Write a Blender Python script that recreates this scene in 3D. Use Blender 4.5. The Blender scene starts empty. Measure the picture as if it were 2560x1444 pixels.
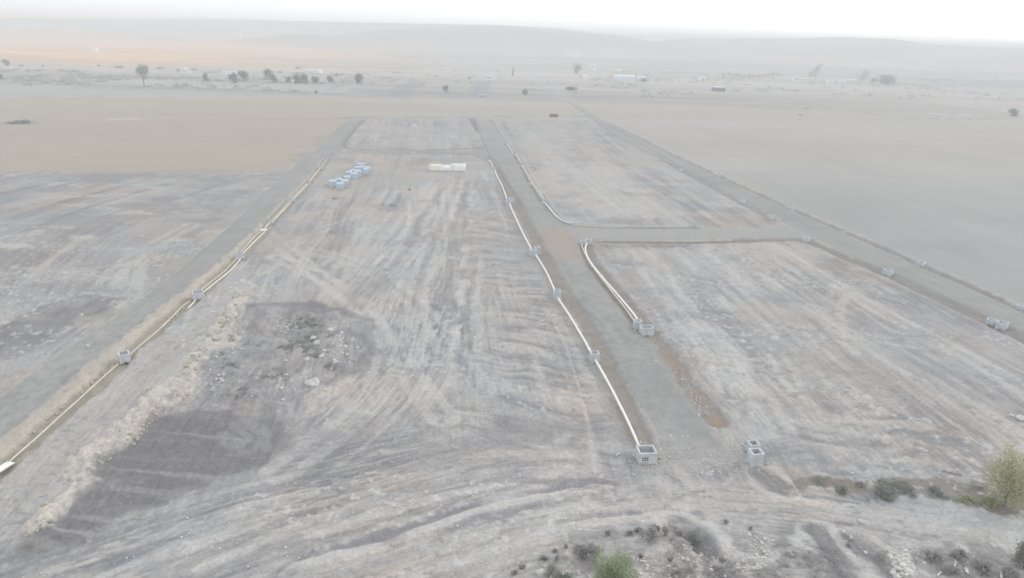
import bpy, bmesh, math, random
import numpy as np
from mathutils import Vector, Matrix

# ------------------------------------------------------------------ camera, sky, sun, exposure
SC = bpy.context.scene
COL = SC.collection
PW, PH, FPX = 2560.0, 1444.0, 1762.0          # photo pixels and focal length in photo pixels
CAM_H = 30.0
PITCH = math.radians(19.7)
ROLL = math.radians(1.65)
FWD = Vector((0, math.cos(PITCH), -math.sin(PITCH)))
R0 = Vector((1, 0, 0)); U0 = Vector((0, math.sin(PITCH), math.cos(PITCH)))
RGT = R0 * math.cos(ROLL) + U0 * math.sin(ROLL)
UPV = U0 * math.cos(ROLL) - R0 * math.sin(ROLL)
cam_data = bpy.data.cameras.new("drone_camera")
cam_data.sensor_width = 36.0
cam_data.lens = 36.0 * FPX / PW
cam_data.clip_start = 0.5
cam_data.clip_end = 20000
cam = bpy.data.objects.new("drone_camera", cam_data)
COL.objects.link(cam)
cam.matrix_world = Matrix(((RGT.x, UPV.x, -FWD.x, 0), (RGT.y, UPV.y, -FWD.y, 0),
                           (RGT.z, UPV.z, -FWD.z, CAM_H), (0, 0, 0, 1)))
SC.camera = cam

SUN_EL, SUN_AZ = math.radians(26), math.radians(58)      # azimuth clockwise from the view direction (+Y)
world = bpy.data.worlds.new("World"); SC.world = world; world.use_nodes = True
wn = world.node_tree; wn.nodes.clear()
sky = wn.nodes.new("ShaderNodeTexSky"); sky.sky_type = 'NISHITA'; sky.sun_disc = False
sky.sun_elevation = SUN_EL; sky.sun_rotation = SUN_AZ
sky.altitude = 300; sky.air_density = 1.0; sky.dust_density = 2.0; sky.ozone_density = 1.0
bg = wn.nodes.new("ShaderNodeBackground"); bg.inputs[1].default_value = 0.15
wo = wn.nodes.new("ShaderNodeOutputWorld")
hs = wn.nodes.new("ShaderNodeHueSaturation"); hs.inputs['Saturation'].default_value = 0.35
wn.links.new(sky.outputs[0], hs.inputs['Color'])
cloud = wn.nodes.new("ShaderNodeMixRGB"); cloud.inputs[0].default_value = 0.72      # thin high overcast over the clear sky
cloud.inputs[2].default_value = (5.25, 5.4, 5.52, 1)
wn.links.new(hs.outputs[0], cloud.inputs[1])
wn.links.new(cloud.outputs[0], bg.inputs[0]); wn.links.new(bg.outputs[0], wo.inputs[0])
sl = bpy.data.lights.new("sun", 'SUN'); sl.energy = 0.6; sl.angle = math.radians(45); sl.color = (1.0, 0.95, 0.88)
so = bpy.data.objects.new("sun", sl); COL.objects.link(so)
sdir = Vector((math.sin(SUN_AZ) * math.cos(SUN_EL), math.cos(SUN_AZ) * math.cos(SUN_EL), math.sin(SUN_EL)))
so.rotation_euler = sdir.to_track_quat('Z', 'Y').to_euler(); so.location = (60, 0, 80)
SC.view_settings.view_transform = 'Standard'; SC.view_settings.look = 'None'
SC.view_settings.gamma = 1.0; SC.view_settings.use_curve_mapping = False
SC.view_settings.exposure = 0.76
SC.cycles.max_bounces = 6; SC.cycles.volume_bounces = 2; SC.cycles.use_denoising = True

rnd = random.Random(7)

# ------------------------------------------------------------------ photo pixel -> ground point
def P(px, py, z=0.0):
    d = FWD + RGT * ((px - PW / 2) / FPX) + UPV * ((PH / 2 - py) / FPX)
    t = (z - CAM_H) / d.z
    return (d.x * t, d.y * t)
def PL(pts): return np.array([P(a, b) for a, b in pts], dtype=np.float64)
def depth_at(px, py):
    x, y = P(px, py); return y * math.cos(PITCH) + CAM_H * math.sin(PITCH)
def mpp(px, py): return depth_at(px, py) / FPX     # metres per photo pixel at that ground point

# ------------------------------------------------------------------ numpy noise
def _hash(ix, iy, seed):
    h = (ix.astype(np.uint32) * np.uint32(374761393) + iy.astype(np.uint32) * np.uint32(668265263) + np.uint32((seed * 974634777) & 0xffffffff))
    h = (h ^ (h >> np.uint32(13))) * np.uint32(1274126177)
    h = h ^ (h >> np.uint32(16))
    return (h & np.uint32(0xffff)).astype(np.float32) / 65535.0
def vnoise(x, y, seed=0):
    x = np.asarray(x, np.float64); y = np.asarray(y, np.float64)
    fx = np.floor(x); fy = np.floor(y)
    ix = fx.astype(np.int64); iy = fy.astype(np.int64)
    u = (x - fx).astype(np.float32); v = (y - fy).astype(np.float32)
    u = u * u * (3 - 2 * u); v = v * v * (3 - 2 * v)
    a = _hash(ix, iy, seed); b = _hash(ix + 1, iy, seed); c = _hash(ix, iy + 1, seed); d = _hash(ix + 1, iy + 1, seed)
    return (a + (b - a) * u + (c - a) * v + (a - b - c + d) * u * v) * 2 - 1
def fbm(x, y, seed=0, oct=3, gain=0.5):
    s = 0; amp = 1; tot = 0
    for k in range(oct):
        s = s + amp * vnoise(x * (2 ** k) + 17.3 * k, y * (2 ** k) - 9.1 * k, seed + k * 7); tot += amp; amp *= gain
    return s / tot
def clip01(v): return np.clip(v, 0, 1)
def sstep(a, b, x):
    t = np.clip((x - a) / (b - a), 0, 1); return t * t * (3 - 2 * t)
def pline(x, y, pts, closed=False, margin=None):
    """distance, signed side, arclength to a polyline"""
    n = len(pts); best = np.full(x.shape, 1e9); side = np.zeros(x.shape); arc = np.zeros(x.shape)
    L = 0.0
    for i in range(n if closed else n - 1):
        a = pts[i]; b = pts[(i + 1) % n]
        dx, dy = b - a; l2 = dx * dx + dy * dy + 1e-9; l = math.sqrt(l2)
        t = np.clip(((x - a[0]) * dx + (y - a[1]) * dy) / l2, 0, 1)
        qx = x - a[0] - t * dx; qy = y - a[1] - t * dy
        d = np.sqrt(qx * qx + qy * qy)
        m = d < best
        best = np.where(m, d, best)
        side = np.where(m, np.sign(dx * qy - dy * qx), side)
        arc = np.where(m, L + t * l, arc)
        L += l
    return best, side, arc
def inside(x, y, pts):
    c = np.zeros(x.shape, bool); n = len(pts)
    for i in range(n):
        x0, y0 = pts[i]; x1, y1 = pts[(i + 1) % n]
        if y0 == y1: continue
        m = ((y0 > y) != (y1 > y)) & (x < (x1 - x0) * (y - y0) / (y1 - y0) + x0)
        c ^= m
    return c
def polymask(x, y, px_pts, soft=1.0, world=False):
    pts = px_pts if world else PL(px_pts)
    lo = pts.min(0) - soft * 2 - 1; hi = pts.max(0) + soft * 2 + 1
    sel = (x > lo[0]) & (x < hi[0]) & (y > lo[1]) & (y < hi[1])
    out = np.zeros(x.shape)
    if sel.any():
        xs, ys = x[sel], y[sel]
        d, _, _ = pline(xs, ys, pts, closed=True)
        sd = np.where(inside(xs, ys, pts), d, -d)
        out[sel] = sstep(-soft, soft, sd)
    return out
def linemask(x, y, pts, half, soft, world=False):
    """(mask, side, arc, dist) near a line only"""
    p = pts if world else PL(pts)
    m = half + soft + 0.5
    lo = p.min(0) - m; hi = p.max(0) + m
    sel = (x > lo[0]) & (x < hi[0]) & (y > lo[1]) & (y < hi[1])
    out = np.zeros(x.shape); sd = np.full(x.shape, 1e6)
    if sel.any():
        d, s, a = pline(x[sel], y[sel], p)
        out[sel] = 1 - sstep(half, half + soft, d)
        sd[sel] = d * np.where(s == 0, 1, s)
    return out, sd
def catmull(pts, step):
    pts = [np.array(p) for p in pts]; out = []
    for i in range(len(pts) - 1):
        p0 = pts[max(i - 1, 0)]; p1 = pts[i]; p2 = pts[i + 1]; p3 = pts[min(i + 2, len(pts) - 1)]
        n = max(2, int(np.linalg.norm(p2 - p1) / step))
        for k in range(n):
            t = k / n
            out.append(0.5 * ((2 * p1) + (-p0 + p2) * t + (2 * p0 - 5 * p1 + 4 * p2 - p3) * t * t + (-p0 + 3 * p1 - 3 * p2 + p3) * t ** 3))
    out.append(pts[-1]); return np.array(out)

# ------------------------------------------------------------------ road edges (photo pixels, far to near)
ROADS = {
 'left': dict(L=[(872,296),(850,315),(800,365),(750,405),(680,465),(600,540),(500,625),(400,710),(300,780),(170,865),(0,988),(-260,1190),(-560,1440)],
              R=[(908,296),(880,328),(856,362),(850,385),(800,415),(725,498),(658,568),(575,638),(463,738),(275,880),(78,1058),(-120,1250),(-330,1500)]),
 'main': dict(L=[(1183,296),(1196,330),(1214,372),(1226,398),(1250,428),(1302,512),(1368,640),(1428,748),(1530,908),(1588,1010),(1632,1095),(1665,1165)],
              R=[(1226,296),(1260,350),(1290,398),(1322,452),(1352,502),(1400,548),(1445,592),(1480,668),(1590,805),(1640,850),(1735,985),(1800,1075),(1850,1150)]),
 'right': dict(L=[(1410,250),(1478,300),(1500,316),(1600,372),(1700,422),(1852,505),(1932,545),(2040,598),(2215,684),(2470,800),(2560,850),(2760,960),(3100,1140)],
               R=[(1426,250),(1508,300),(1560,326),(1670,382),(1790,440),(1980,524),(2110,582),(2300,666),(2440,725),(2560,780),(2700,845),(2900,935),(3300,1110)]),
 'lower': dict(L=[(1425,570),(1500,570),(1600,571),(1700,571),(1800,572),(1900,568),(1980,558),(2015,540)],
               R=[(1447,603),(1500,600),(1600,598),(1700,598),(1800,596),(1900,594),(2040,599),(2110,628)]),
 'upper': dict(L=[(848,352),(862,368),(900,373),(1000,376),(1100,377),(1180,377),(1215,366)],
               R=[(815,392),(850,384),(900,384),(1000,387),(1100,387),(1180,389),(1228,412)]),
}
for r in ROADS.values():
    r['Lw'] = PL(r['L']); r['Rw'] = PL(r['R'])
    r['poly'] = np.vstack([r['Lw'], r['Rw'][::-1]])

# ditches beside the roads: points, half width m, depth m, soil colour, streaked spoil bank side
BROWN = (0.285, 0.255, 0.225); TAN = (0.37, 0.33, 0.265); DARK = (0.21, 0.205, 0.20); RUST = (0.34, 0.25, 0.18)
DITCHES = [
 ([(-60,1240),(5,1178),(100,1090),(200,1000),(300,905),(400,812),(485,742),(560,675),(597,640),(657,578),(677,553),(728,500),(768,460),(800,422),(818,398)], 0.75, 0.45, TAN),
 ([(1612,1112),(1582,1045),(1540,960),(1508,895),(1456,797),(1412,737),(1353,628),(1320,565),(1286,500),(1264,462),(1243,425),(1228,402),(1205,389),(1150,385),(1030,384)], 0.7, 0.4, BROWN),
 ([(1463,610),(1478,655),(1525,715),(1575,775),(1600,812),(1625,838),(1680,905),(1730,985),(1790,1052)], 0.8, 0.4, BROWN),
 ([(1225,300),(1265,362),(1290,392),(1306,416),(1330,462),(1362,508),(1395,545),(1437,560),(1560,567),(1740,568)], 0.45, 0.3, (0.29,0.275,0.26)),
 ([(1478,602),(1560,603),(1700,605),(1850,602),(1960,599),(2018,602),(2100,638),(2225,690),(2350,748),(2490,812),(2560,848),(2700,920)], 0.8, 0.5, (0.25,0.235,0.215)),
 ([(1510,312),(1600,362),(1704,424),(1772,462),(1856,508),(1930,546)], 0.7, 0.35, (0.29,0.275,0.26)),
 ([(1525,308),(1670,380),(1795,438),(1975,520),(2111,578),(2305,664),(2440,722),(2556,775),(2700,842)], 0.35, 0.3, (0.25,0.235,0.22)),
 ([(905,300),(880,325),(856,358),(866,370),(950,375),(1100,374),(1205,369)], 0.8, 0.45, (0.25,0.235,0.22)),
 ([(1178,296),(1186,310),(1196,326)], 0.9, 0.5, (0.21,0.20,0.19)),
]
for i, d in enumerate(DITCHES):
    DITCHES[i] = (catmull(PL(d[0]), 2.5), d[1], d[2], d[3])

# guide curves the machines drove along
G_ARC = catmull(PL([(1175,430),(1130,560),(1060,690),(1000,800),(965,900),(900,1000),(800,1090),(660,1185),(470,1290),(250,1390),(-50,1500)]), 4)
G_FORE = catmull(PL([(-100,1700),(300,1560),(640,1440),(900,1375),(1130,1300),(1350,1245),(1600,1215),(1800,1235),(2050,1262),(2300,1310),(2560,1350),(2900,1400)]), 2)
G_BACK = catmull(PL([(-100,960),(60,860),(200,760),(300,640),(420,560),(560,500),(700,455)]), 4)
RD = np.array([-0.113, 0.9936])            # direction of the roads on the ground

TINT = np.array([0.858, 0.857, 0.872])
def mixc(col, c, m):
    m = m[:, None]; return col * (1 - m) + np.array(c)[None, :] * m

TRACKS = [(catmull(PL(p), 3), a, w) for p, a, w in (
    ([(640,560),(740,640),(850,730),(960,840),(1040,960),(1110,1045)], .5, .3), ([(690,640),(800,690),(900,765),(960,870),(940,980),(840,1080),(700,1180)], .55, .4),
    ([(1150,440),(1105,550),(1060,670),(1040,780),(1080,900)], .5, .25), ([(1185,445),(1150,560),(1140,700),(1160,850)], -.4, .3), ([(1100,440),(1010,560),(900,680),(820,740)], .4, .3),
    ([(980,470),(900,600),(830,720),(900,800),(1000,900)], .35, .3), ([(760,620),(900,660),(1040,760),(1150,900),(1230,1020)], .35, .25),
    ([(1560,625),(1700,760),(1850,900),(1960,1050)], .45, .3), ([(1700,625),(1850,740),(2010,880),(2160,1020)], .4, .25), ([(1860,640),(2050,760),(2300,900),(2540,1040)], -.45, .35),
    ([(1950,640),(2150,750),(2400,880),(2600,1000)], .45, .3), ([(2230,740),(2150,705),(2080,760),(2110,830),(2300,860)], .4, .4), ([(1780,790),(1900,960),(1980,1080)], -.4, .3),
    ([(2000,1150),(2160,1120),(2260,1060),(2290,990)], .3, .4), ([(1900,1130),(2120,1090),(2220,1020)], -.3, .3), ([(2080,1170),(2260,1130),(2350,1040)], -.25, .3),
    ([(300,1444),(600,1350),(900,1240),(1200,1170),(1500,1150)], .5, .35), ([(450,1480),(800,1350),(1100,1262),(1400,1200)], .45, .3), ([(500,1420),(750,1310),(1000,1210),(1260,1160)], -.45, .3),
    ([(900,1444),(1150,1370),(1350,1310),(1600,1285),(1900,1290)], .5, .4), ([(750,1444),(1050,1345),(1350,1275),(1600,1250)], -.35, .3), ([(1650,1170),(1720,1230),(1850,1280),(2100,1310),(2400,1340)], .35, .4),
    ([(1700,1265),(1800,1252),(1920,1262)], -.6, .15), ([(1450,1100),(1300,1080),(1150,1120),(1000,1160)], -.3, .3), ([(1400,950),(1430,1040),(1400,1100),(1330,1060)], -.35, .25),
    ([(1330,900),(1390,960),(1440,1020)], -.3, .25), ([(0,600),(200,560),(400,520),(600,470)], .4, .5), ([(30,880),(200,780),(320,650),(480,560)], .4, .4), ([(220,1000),(300,940),(420,860),(520,760)], .3, .3),
    ([(330,660),(320,740),(345,820)], .4, .6), ([(1300,320),(1400,400),(1560,520)], .4, .4), ([(1430,320),(1560,420),(1740,520)], -.4, .5), ([(1380,310),(1480,400),(1620,540)], .4, .4))]
LINES = [(catmull(PL(p), 3), a) for p, a in (
    ([(1185,460),(1160,640),(1140,840)], .7), ([(1172,455),(1138,630),(1100,800)], -.5), ([(1160,450),(1110,620),(1050,770)], .7), ([(1125,440),(1060,580),(990,720)], .6), ([(1112,442),(1040,575),(960,705)], -.5),
    ([(1100,440),(1020,560),(930,680)], .7), ([(1075,445),(985,560),(880,690)], .5), ([(1045,450),(950,560),(840,670)], .5), ([(1010,470),(910,570),(790,670)], .4), ([(1205,640),(1192,760),(1195,880)], .6),
    ([(1165,700),(1135,850),(1120,960)], .6), ([(1090,780),(1060,900),(1070,1000)], .5), ([(1010,700),(900,800),(780,880)], .35), ([(700,620),(820,560),(960,520)], .35), ([(640,700),(760,600),(900,540)], .35),
    ([(1570,625),(1690,800),(1800,980)], .5), ([(1620,625),(1760,800),(1900,980)], .7), ([(1650,625),(1800,795),(1950,970)], -.6), ([(1680,625),(1850,790),(2010,960)], .7), ([(1760,625),(1960,790),(2160,950)], .6),
    ([(1795,625),(2000,785),(2210,945)], -.6), ([(1830,630),(2050,790),(2280,950)], .6), ([(1920,640),(2180,800),(2420,950)], .6), ([(2000,650),(2300,820),(2560,950)], .5), ([(2050,660),(2360,830),(2600,960)], -.4),
    ([(1840,900),(1900,1000),(1960,1080)], .8), ([(1870,890),(1940,985),(2010,1070)], -.6), ([(1900,880),(1980,970),(2060,1060)], .7),
    ([(1480,470),(1530,510),(1580,545)], .6), ([(1540,470),(1600,510),(1650,545)], -.5), ([(1600,470),(1670,510),(1730,550)], .5), ([(1660,480),(1740,520),(1800,550)], -.5), ([(1420,320),(1480,390),(1560,470)], -.5), ([(1450,330),(1520,400),(1600,470)], .5))]
def terrain(x, y, colour=True):
    x = np.asarray(x, np.float64).ravel(); y = np.asarray(y, np.float64).ravel()
    r = np.hypot(x, y)
    across = x * RD[1] - y * RD[0]; along = x * RD[0] + y * RD[1]
    z = fbm(x / 45, y / 45, 3, 2) * 0.22
    fine = (r < 420)
    # ---- zones
    wx = x + fbm(x / 9, y / 9, 11, 2) * 1.6 + fbm(x / 2.6, y / 2.6, 12, 3) * 1.0
    wy = y + fbm(x / 9, y / 9, 13, 2) * 1.6 + fbm(x / 2.6, y / 2.6, 14, 3) * 1.0
    roadm = np.zeros(x.shape)
    for rd in ROADS.values(): roadm = np.maximum(roadm, polymask(x, y, rd['poly'], 0.8, world=True))
    if True:
        fill = polymask(wx, wy, [(628,735),(600,790),(578,850),(500,905),(495,975),(400,1020),(335,1105),(235,1170),(225,1240),(140,1290),(100,1330),(125,1375),(0,1400),(-300,1560),(-700,1500),(-300,1440),(-10,1215),(100,1110),(300,925),(490,760),(597,655)], 0.5)
        bank = polymask(wx, wy, [(628,735),(602,790),(578,850),(500,905),(495,975),(400,1020),(335,1105),(235,1170),(225,1240),(140,1290),(100,1330),(60,1375),(20,1350),(90,1290),(170,1230),(180,1160),(290,1090),(350,1010),(430,960),(440,895),(525,840),(555,770),(590,735)], 0.7)
        basin = polymask(wx, wy, [(628,740),(760,760),(880,790),(915,840),(905,900),(850,965),(760,1020),(740,1060),(700,1110),(640,1180),(560,1200),(440,1262),(330,1320),(200,1385),(60,1420),(-60,1480),(-60,1390),(100,1330),(225,1250),(240,1170),(335,1105),(400,1020),(495,975),(500,905),(580,850)], 0.8)
        rubble = polymask(wx, wy, [(628,750),(760,765),(880,795),(915,850),(900,900),(850,965),(740,1020),(500,1010),(500,905),(590,850)], 1.5)
        deep = polymask(wx, wy, [(100,1320),(235,1180),(335,1110),(405,1040),(500,1020),(620,1035),(735,1055),(690,1110),(620,1180),(470,1215),(300,1300),(150,1380),(0,1430),(-50,1440)], 1.0)
        fore = polymask(wx, wy, [(-300,1700),(40,1430),(330,1320),(560,1215),(760,1100),(1000,1085),(1300,1105),(1545,1168),(1660,1200),(1900,1195),(2200,1255),(2560,1300),(3100,1400),(3100,1900)], 3.0)
        arcz = polymask(wx, wy, [(1000,560),(1180,640),(1180,900),(1150,1040),(1000,1110),(700,1250),(300,1444),(0,1530),(-150,1480),(330,1320),(620,1190),(740,1060),(850,980),(925,880),(925,820),(860,770),(760,740),(900,640)], 4.0)
        scrub = polymask(wx, wy, [(1180,1500),(1330,1432),(1500,1352),(1690,1308),(1760,1320),(2000,1330),(2150,1340),(2300,1345),(2560,1385),(3000,1480),(3000,1900),(1100,1900)], 1.2)
        band = polymask(wx, wy, [(1925,1198),(2050,1200),(2200,1192),(2400,1200),(2560,1225),(2900,1270),(2900,1350),(2560,1290),(2420,1262),(2300,1242),(2150,1232),(2000,1228)], 0.6)
        wrink = polymask(wx, wy, [(1190,520),(1260,520),(1320,640),(1380,745),(1470,900),(1580,1120),(1500,1160),(1300,1120),(1040,1090),(1200,1000),(1260,800),(1180,640)], 3.0)
        wrink2 = polymask(wx, wy, [(1850,1060),(2250,1020),(2330,1090),(2250,1170),(1950,1190),(1880,1120)], 3.0)
        plots = polymask(x, y, [(905,300),(1180,300),(1245,425),(1600,1125),(1640,1200),(1900,1200),(2900,1300),(2700,930),(2000,600),(1500,316),(1226,296),(1700,430),(1500,316)], 2.0)
    site = polymask(x + 5 * fbm(x / 16, y / 16, 15, 3), y + 5 * fbm(x / 16, y / 16, 16, 3), [(905,296),(1510,300),(2000,532),(2560,780),(3300,1110),(3300,1900),(-1500,1900),(-1500,1300),(-900,430),(0,432),(400,432),(690,428),(760,395),(860,320)], 3.5)
    z = z * (1 - 0.6 * roadm)
    rough = fbm(x / 1.1, y / 1.1, 21, 3)
    ragn = 0.9 * fbm(x / 0.45, y / 0.45, 22, 3, .6) + 0.9 * fbm(x / 2.4, y / 1.6, 23, 3, .6)
    def ragged(m_): return sstep(.3, .7, m_ + ragn * 3.2 * m_ * (1 - m_))
    lumps = fbm(x / 2.8, y / 2.8, 31, 3)
    amp = 0.03 + 0.10 * rubble + 0.13 * scrub + 0.05 * basin + 0.02 * fore + 0.12 * bank + 0.06 * band
    bank, basin, deep, band = ragged(bank), ragged(basin), .45 * ragged(deep) + .55 * deep, ragged(band)
    rubble_c = ragged(rubble)
    z = z + rough * amp * (1 - roadm) * site
    grain = fbm(x / 0.32, y / 0.32, 24, 3, 0.7)
    z = z + fill * 0.30 * (1 - roadm) + bank * (0.12 + 0.16 * lumps + 0.18 * rough + 0.10 * grain)
    z = z + grain * 0.035 * site * (1 - roadm) * (1 - sstep(70, 120, r))
    z = z + rubble * 0.28 * np.maximum(lumps, 0) * 1.5
    near1 = 1 - sstep(80, 150, r)
    # flow coordinates
    nr = r < 330
    def flow(g):
        d = np.zeros(x.shape); a = np.zeros(x.shape)
        dd, ss, aa = pline(x[nr], y[nr], g); d[nr] = dd * np.where(ss == 0, 1, ss); a[nr] = aa
        return d, a
    dA, aA = flow(G_ARC); dF, aF = flow(G_FORE); dB, aB = flow(G_BACK)
    def streak(s, t, seed, w=1.0):
        wob = fbm(s / 8, t / 25, seed + 40, 2) * 1.2
        s = s + wob
        n1 = fbm(s / (1.5 * w), t / 34, seed, 3, 0.6)
        n2 = fbm(s / (0.45 * w), t / 13, seed + 3, 2, 0.7)
        n3 = fbm(s / 0.22, t / (1.7 * w), seed + 4, 2, 0.7) * near1
        lo = fbm(s / 6, t / 30, seed + 5, 2)
        k = n1 * 0.85 + n2 * 0.6 + n3 * 0.85
        return np.sign(k) * np.abs(k) ** 0.85, lo
    sP, lP = streak(across, along, 101)
    sA, lA = streak(dA, aA, 201)
    sF, lF = streak(dF, aF, 301, 0.8)
    sB, lB = streak(dB, aB, 401, 1.4)
    leftside = (across < -0.0) & (polymask(x, y, np.vstack([ROADS['left']['Lw'], np.array([[-600, -200], [-600, 500]])]), 1.0, world=True) > 0.5)
    lm = leftside.astype(float)
    st = sP * (1 - lm) + sB * lm; lo = lP * (1 - lm) + lB * lm
    for m, s_, l_ in ((arcz, sA, lA), (fore, sF, lF)):
        st = st * (1 - m) + s_ * m; lo = lo * (1 - m) + l_ * m
    # sparse individual wheel lines
    wl = np.clip(1 - np.abs(fbm(across / 2.6 + fbm(across / 14, along / 60, 8) * 1.5, along / 90, 77, 1)) * 7, 0, 1) * sstep(-0.1, 0.35, fbm(across / 5, along / 18, 78, 2))
    wl2 = np.clip(1 - np.abs(fbm(dF / 2.4, aF / 70, 87, 1)) * 8, 0, 1) * sstep(-0.2, 0.3, fbm(dF / 5, aF / 22, 88, 2)) * fore
    wl3 = np.clip(1 - np.abs(fbm(dA / 2.6, aA / 80, 97, 1)) * 8, 0, 1) * sstep(-0.2, 0.3, fbm(dA / 5, aA / 22, 98, 2)) * arcz
    wl = np.where(fore + arcz > 0.5, 0, wl) * (1 - lm)
    wr = fbm(x / 3.6, (y + 0.25 * x) / 0.75 + fbm(x / 6, y / 6, 51, 2) * 2.0, 52, 3, 0.6) * wrink
    wr2 = fbm((x + y * .4) / 4.5, (y + 0.15 * x) / 0.8 + fbm(x / 6, y / 6, 55, 2) * 2.0, 56, 2, 0.6) * wrink2
    z = z + (st * 0.05 + wr * 0.09 + wr2 * 0.07 - (wl2 + wl3 + wl) * 0.06) * site * (1 - roadm)
    ridge, rs = linemask(x + .35 * rough, y + .5 * lumps + .35 * rough, G_FORE[(G_FORE[:, 0] > P(640, 1440)[0]) & (G_FORE[:, 0] < P(1600, 1215)[0])], 0.10, 0.55, world=True)
    ridge = ridge * sstep(-0.5, 0.1, fbm(x / 4, y / 4, 133, 2))
    z = z + ridge * (0.16 + 0.14 * rough) * site
    # ditches
    dm = []
    for pts, hw, dep, c in DITCHES:
        wv = fbm(x / 2.0, y / 2.0, 61, 2) * 0.25 + fbm(x / 0.55, y / 0.55, 62, 2) * 0.22
        m, sd = linemask(x + wv, y + wv, pts, hw, 0.6, world=True)
        z = z - m * dep * 0.5
        dm.append((m, sd, c, hw, pts))
    # three gullies in the foreground scrub
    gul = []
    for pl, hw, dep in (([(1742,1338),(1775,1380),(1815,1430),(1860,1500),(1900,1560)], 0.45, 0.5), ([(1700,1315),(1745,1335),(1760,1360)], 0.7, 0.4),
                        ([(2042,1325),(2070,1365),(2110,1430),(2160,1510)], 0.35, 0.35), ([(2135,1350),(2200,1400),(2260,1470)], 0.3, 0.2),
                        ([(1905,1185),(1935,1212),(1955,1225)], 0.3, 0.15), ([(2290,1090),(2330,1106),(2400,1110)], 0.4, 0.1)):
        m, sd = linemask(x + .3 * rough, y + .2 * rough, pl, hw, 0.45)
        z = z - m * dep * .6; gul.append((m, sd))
    far = sstep(330, 700, r); z = z * (1 - far * 0.8)
    # far roll of the plain
    z = z + sstep(700, 2500, r) * (fbm(x / 500, y / 500, 5, 2) * 4.0 - 1.0)
    z = z - 14.0 * sstep(600, 2400, y) * sstep(-100, 1400, x) + 3 * sstep(800, 2600, y) * sstep(0, -900, x)
    if not colour: return z, None
    # ---------------------------------------------------------------- albedo
    n = len(x)
    col = np.tile(np.array([0.385, 0.368, 0.350]), (n, 1))
    big = fbm(x / 30, y / 30, 71, 3)
    col *= (1 + 0.07 * big)[:, None]
    # farmland beyond the site: long strips
    strip = fbm(x / 260, y / 26 + fbm(x / 300, y / 120, 72) * 1.3, 73, 2)
    fy = np.floor((y + 20 * fbm(x / 300, y / 400, 82, 1)) / 38.0); fx = np.floor((x + 40 * vnoise(fy * 3.1, fy * 0, 83) + .15 * y) / 170.0)
    cell = _hash(fx.astype(np.int64), fy.astype(np.int64), 84); fieldm = sstep(290, 400, y)
    strip = strip + fieldm * (cell - .5) * 1.6 + fieldm * 0.8 * fbm(x / 40, y / 9, 85, 3)
    outside = 1 - site
    fl = 1 + outside * (0.07 + 0.10 * fieldm) * strip
    col *= fl[:, None]; flk = fl
    warm = polymask(wx, wy, [(-1400,430),(0,432),(400,434),(690,430),(760,395),(862,318),(900,290),(900,243),(0,243),(-1400,243)], 3.0)
    col = mixc(col, (0.405, 0.348, 0.275), warm * 0.9)
    grn = polymask(wx, wy, [(-700,243),(0,243),(880,243),(880,222),(300,212),(-700,205)], 6.0)
    col = mixc(col, (0.39, 0.385, 0.355), grn * 0.9)
    strp = polymask(wx, wy, [(860,292),(1490,292),(1560,320),(2000,300),(2900,300),(2900,262),(1900,252),(1300,246),(870,244)], 4.0)
    col = mixc(col, (0.41, 0.37, 0.315), strp * (0.85 - 0.4 * sstep(60, 200, x)))
    rf = polymask(x, y, [(1520,302),(1700,300),(2560,305),(3300,310),(3600,1200),(2560,774),(2110,574),(1980,518),(1790,432)], 2.0)
    fur = fbm(across / 1.6, along / 60, 66, 2) * 0.035 + fbm(across / 14, along / 30, 67, 3) * 0.07
    rfc = (np.array([0.375, 0.37, 0.355])[None, :] + sstep(110, 260, y)[:, None] * np.array([[.045, .02, -.005]])) * (1 + fur)[:, None]
    col = col * (1 - rf[:, None]) + rfc * rf[:, None]
    fw = clip01(1 - np.abs(fbm(across / 9, along / 200, 68, 1)) * 14) * rf * sstep(-.1, .3, fbm(across / 30, along / 40, 69, 2))
    col = mixc(col, (0.31, 0.30, 0.29), fw * 0.35)
    vil = sstep(P(1280, 236)[1], P(1280, 228)[1], y + 12 * fbm(x / 60, y / 60, 74, 2)) * (1 - sstep(900, 1100, y))
    col = mixc(col, (0.435, 0.40, 0.36), vil * 0.8)
    peach = (1 - 0.5 * sstep(2200, 2900, y)) * sstep(520, 640, y + 60 * fbm(x / 200, y / 90, 75, 2)) * (1 - sstep(-420, -20, x))
    col = mixc(col, (0.78, 0.47, 0.25), peach * 0.82)
    olive = sstep(520, 640, y) * (1 - sstep(900, 1100, y)) * sstep(230, 380, x) * (0.5 + 0.5 * fbm(x / 90, y / 40, 76, 2))
    col = mixc(col, (0.26, 0.31, 0.25), olive)
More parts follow.
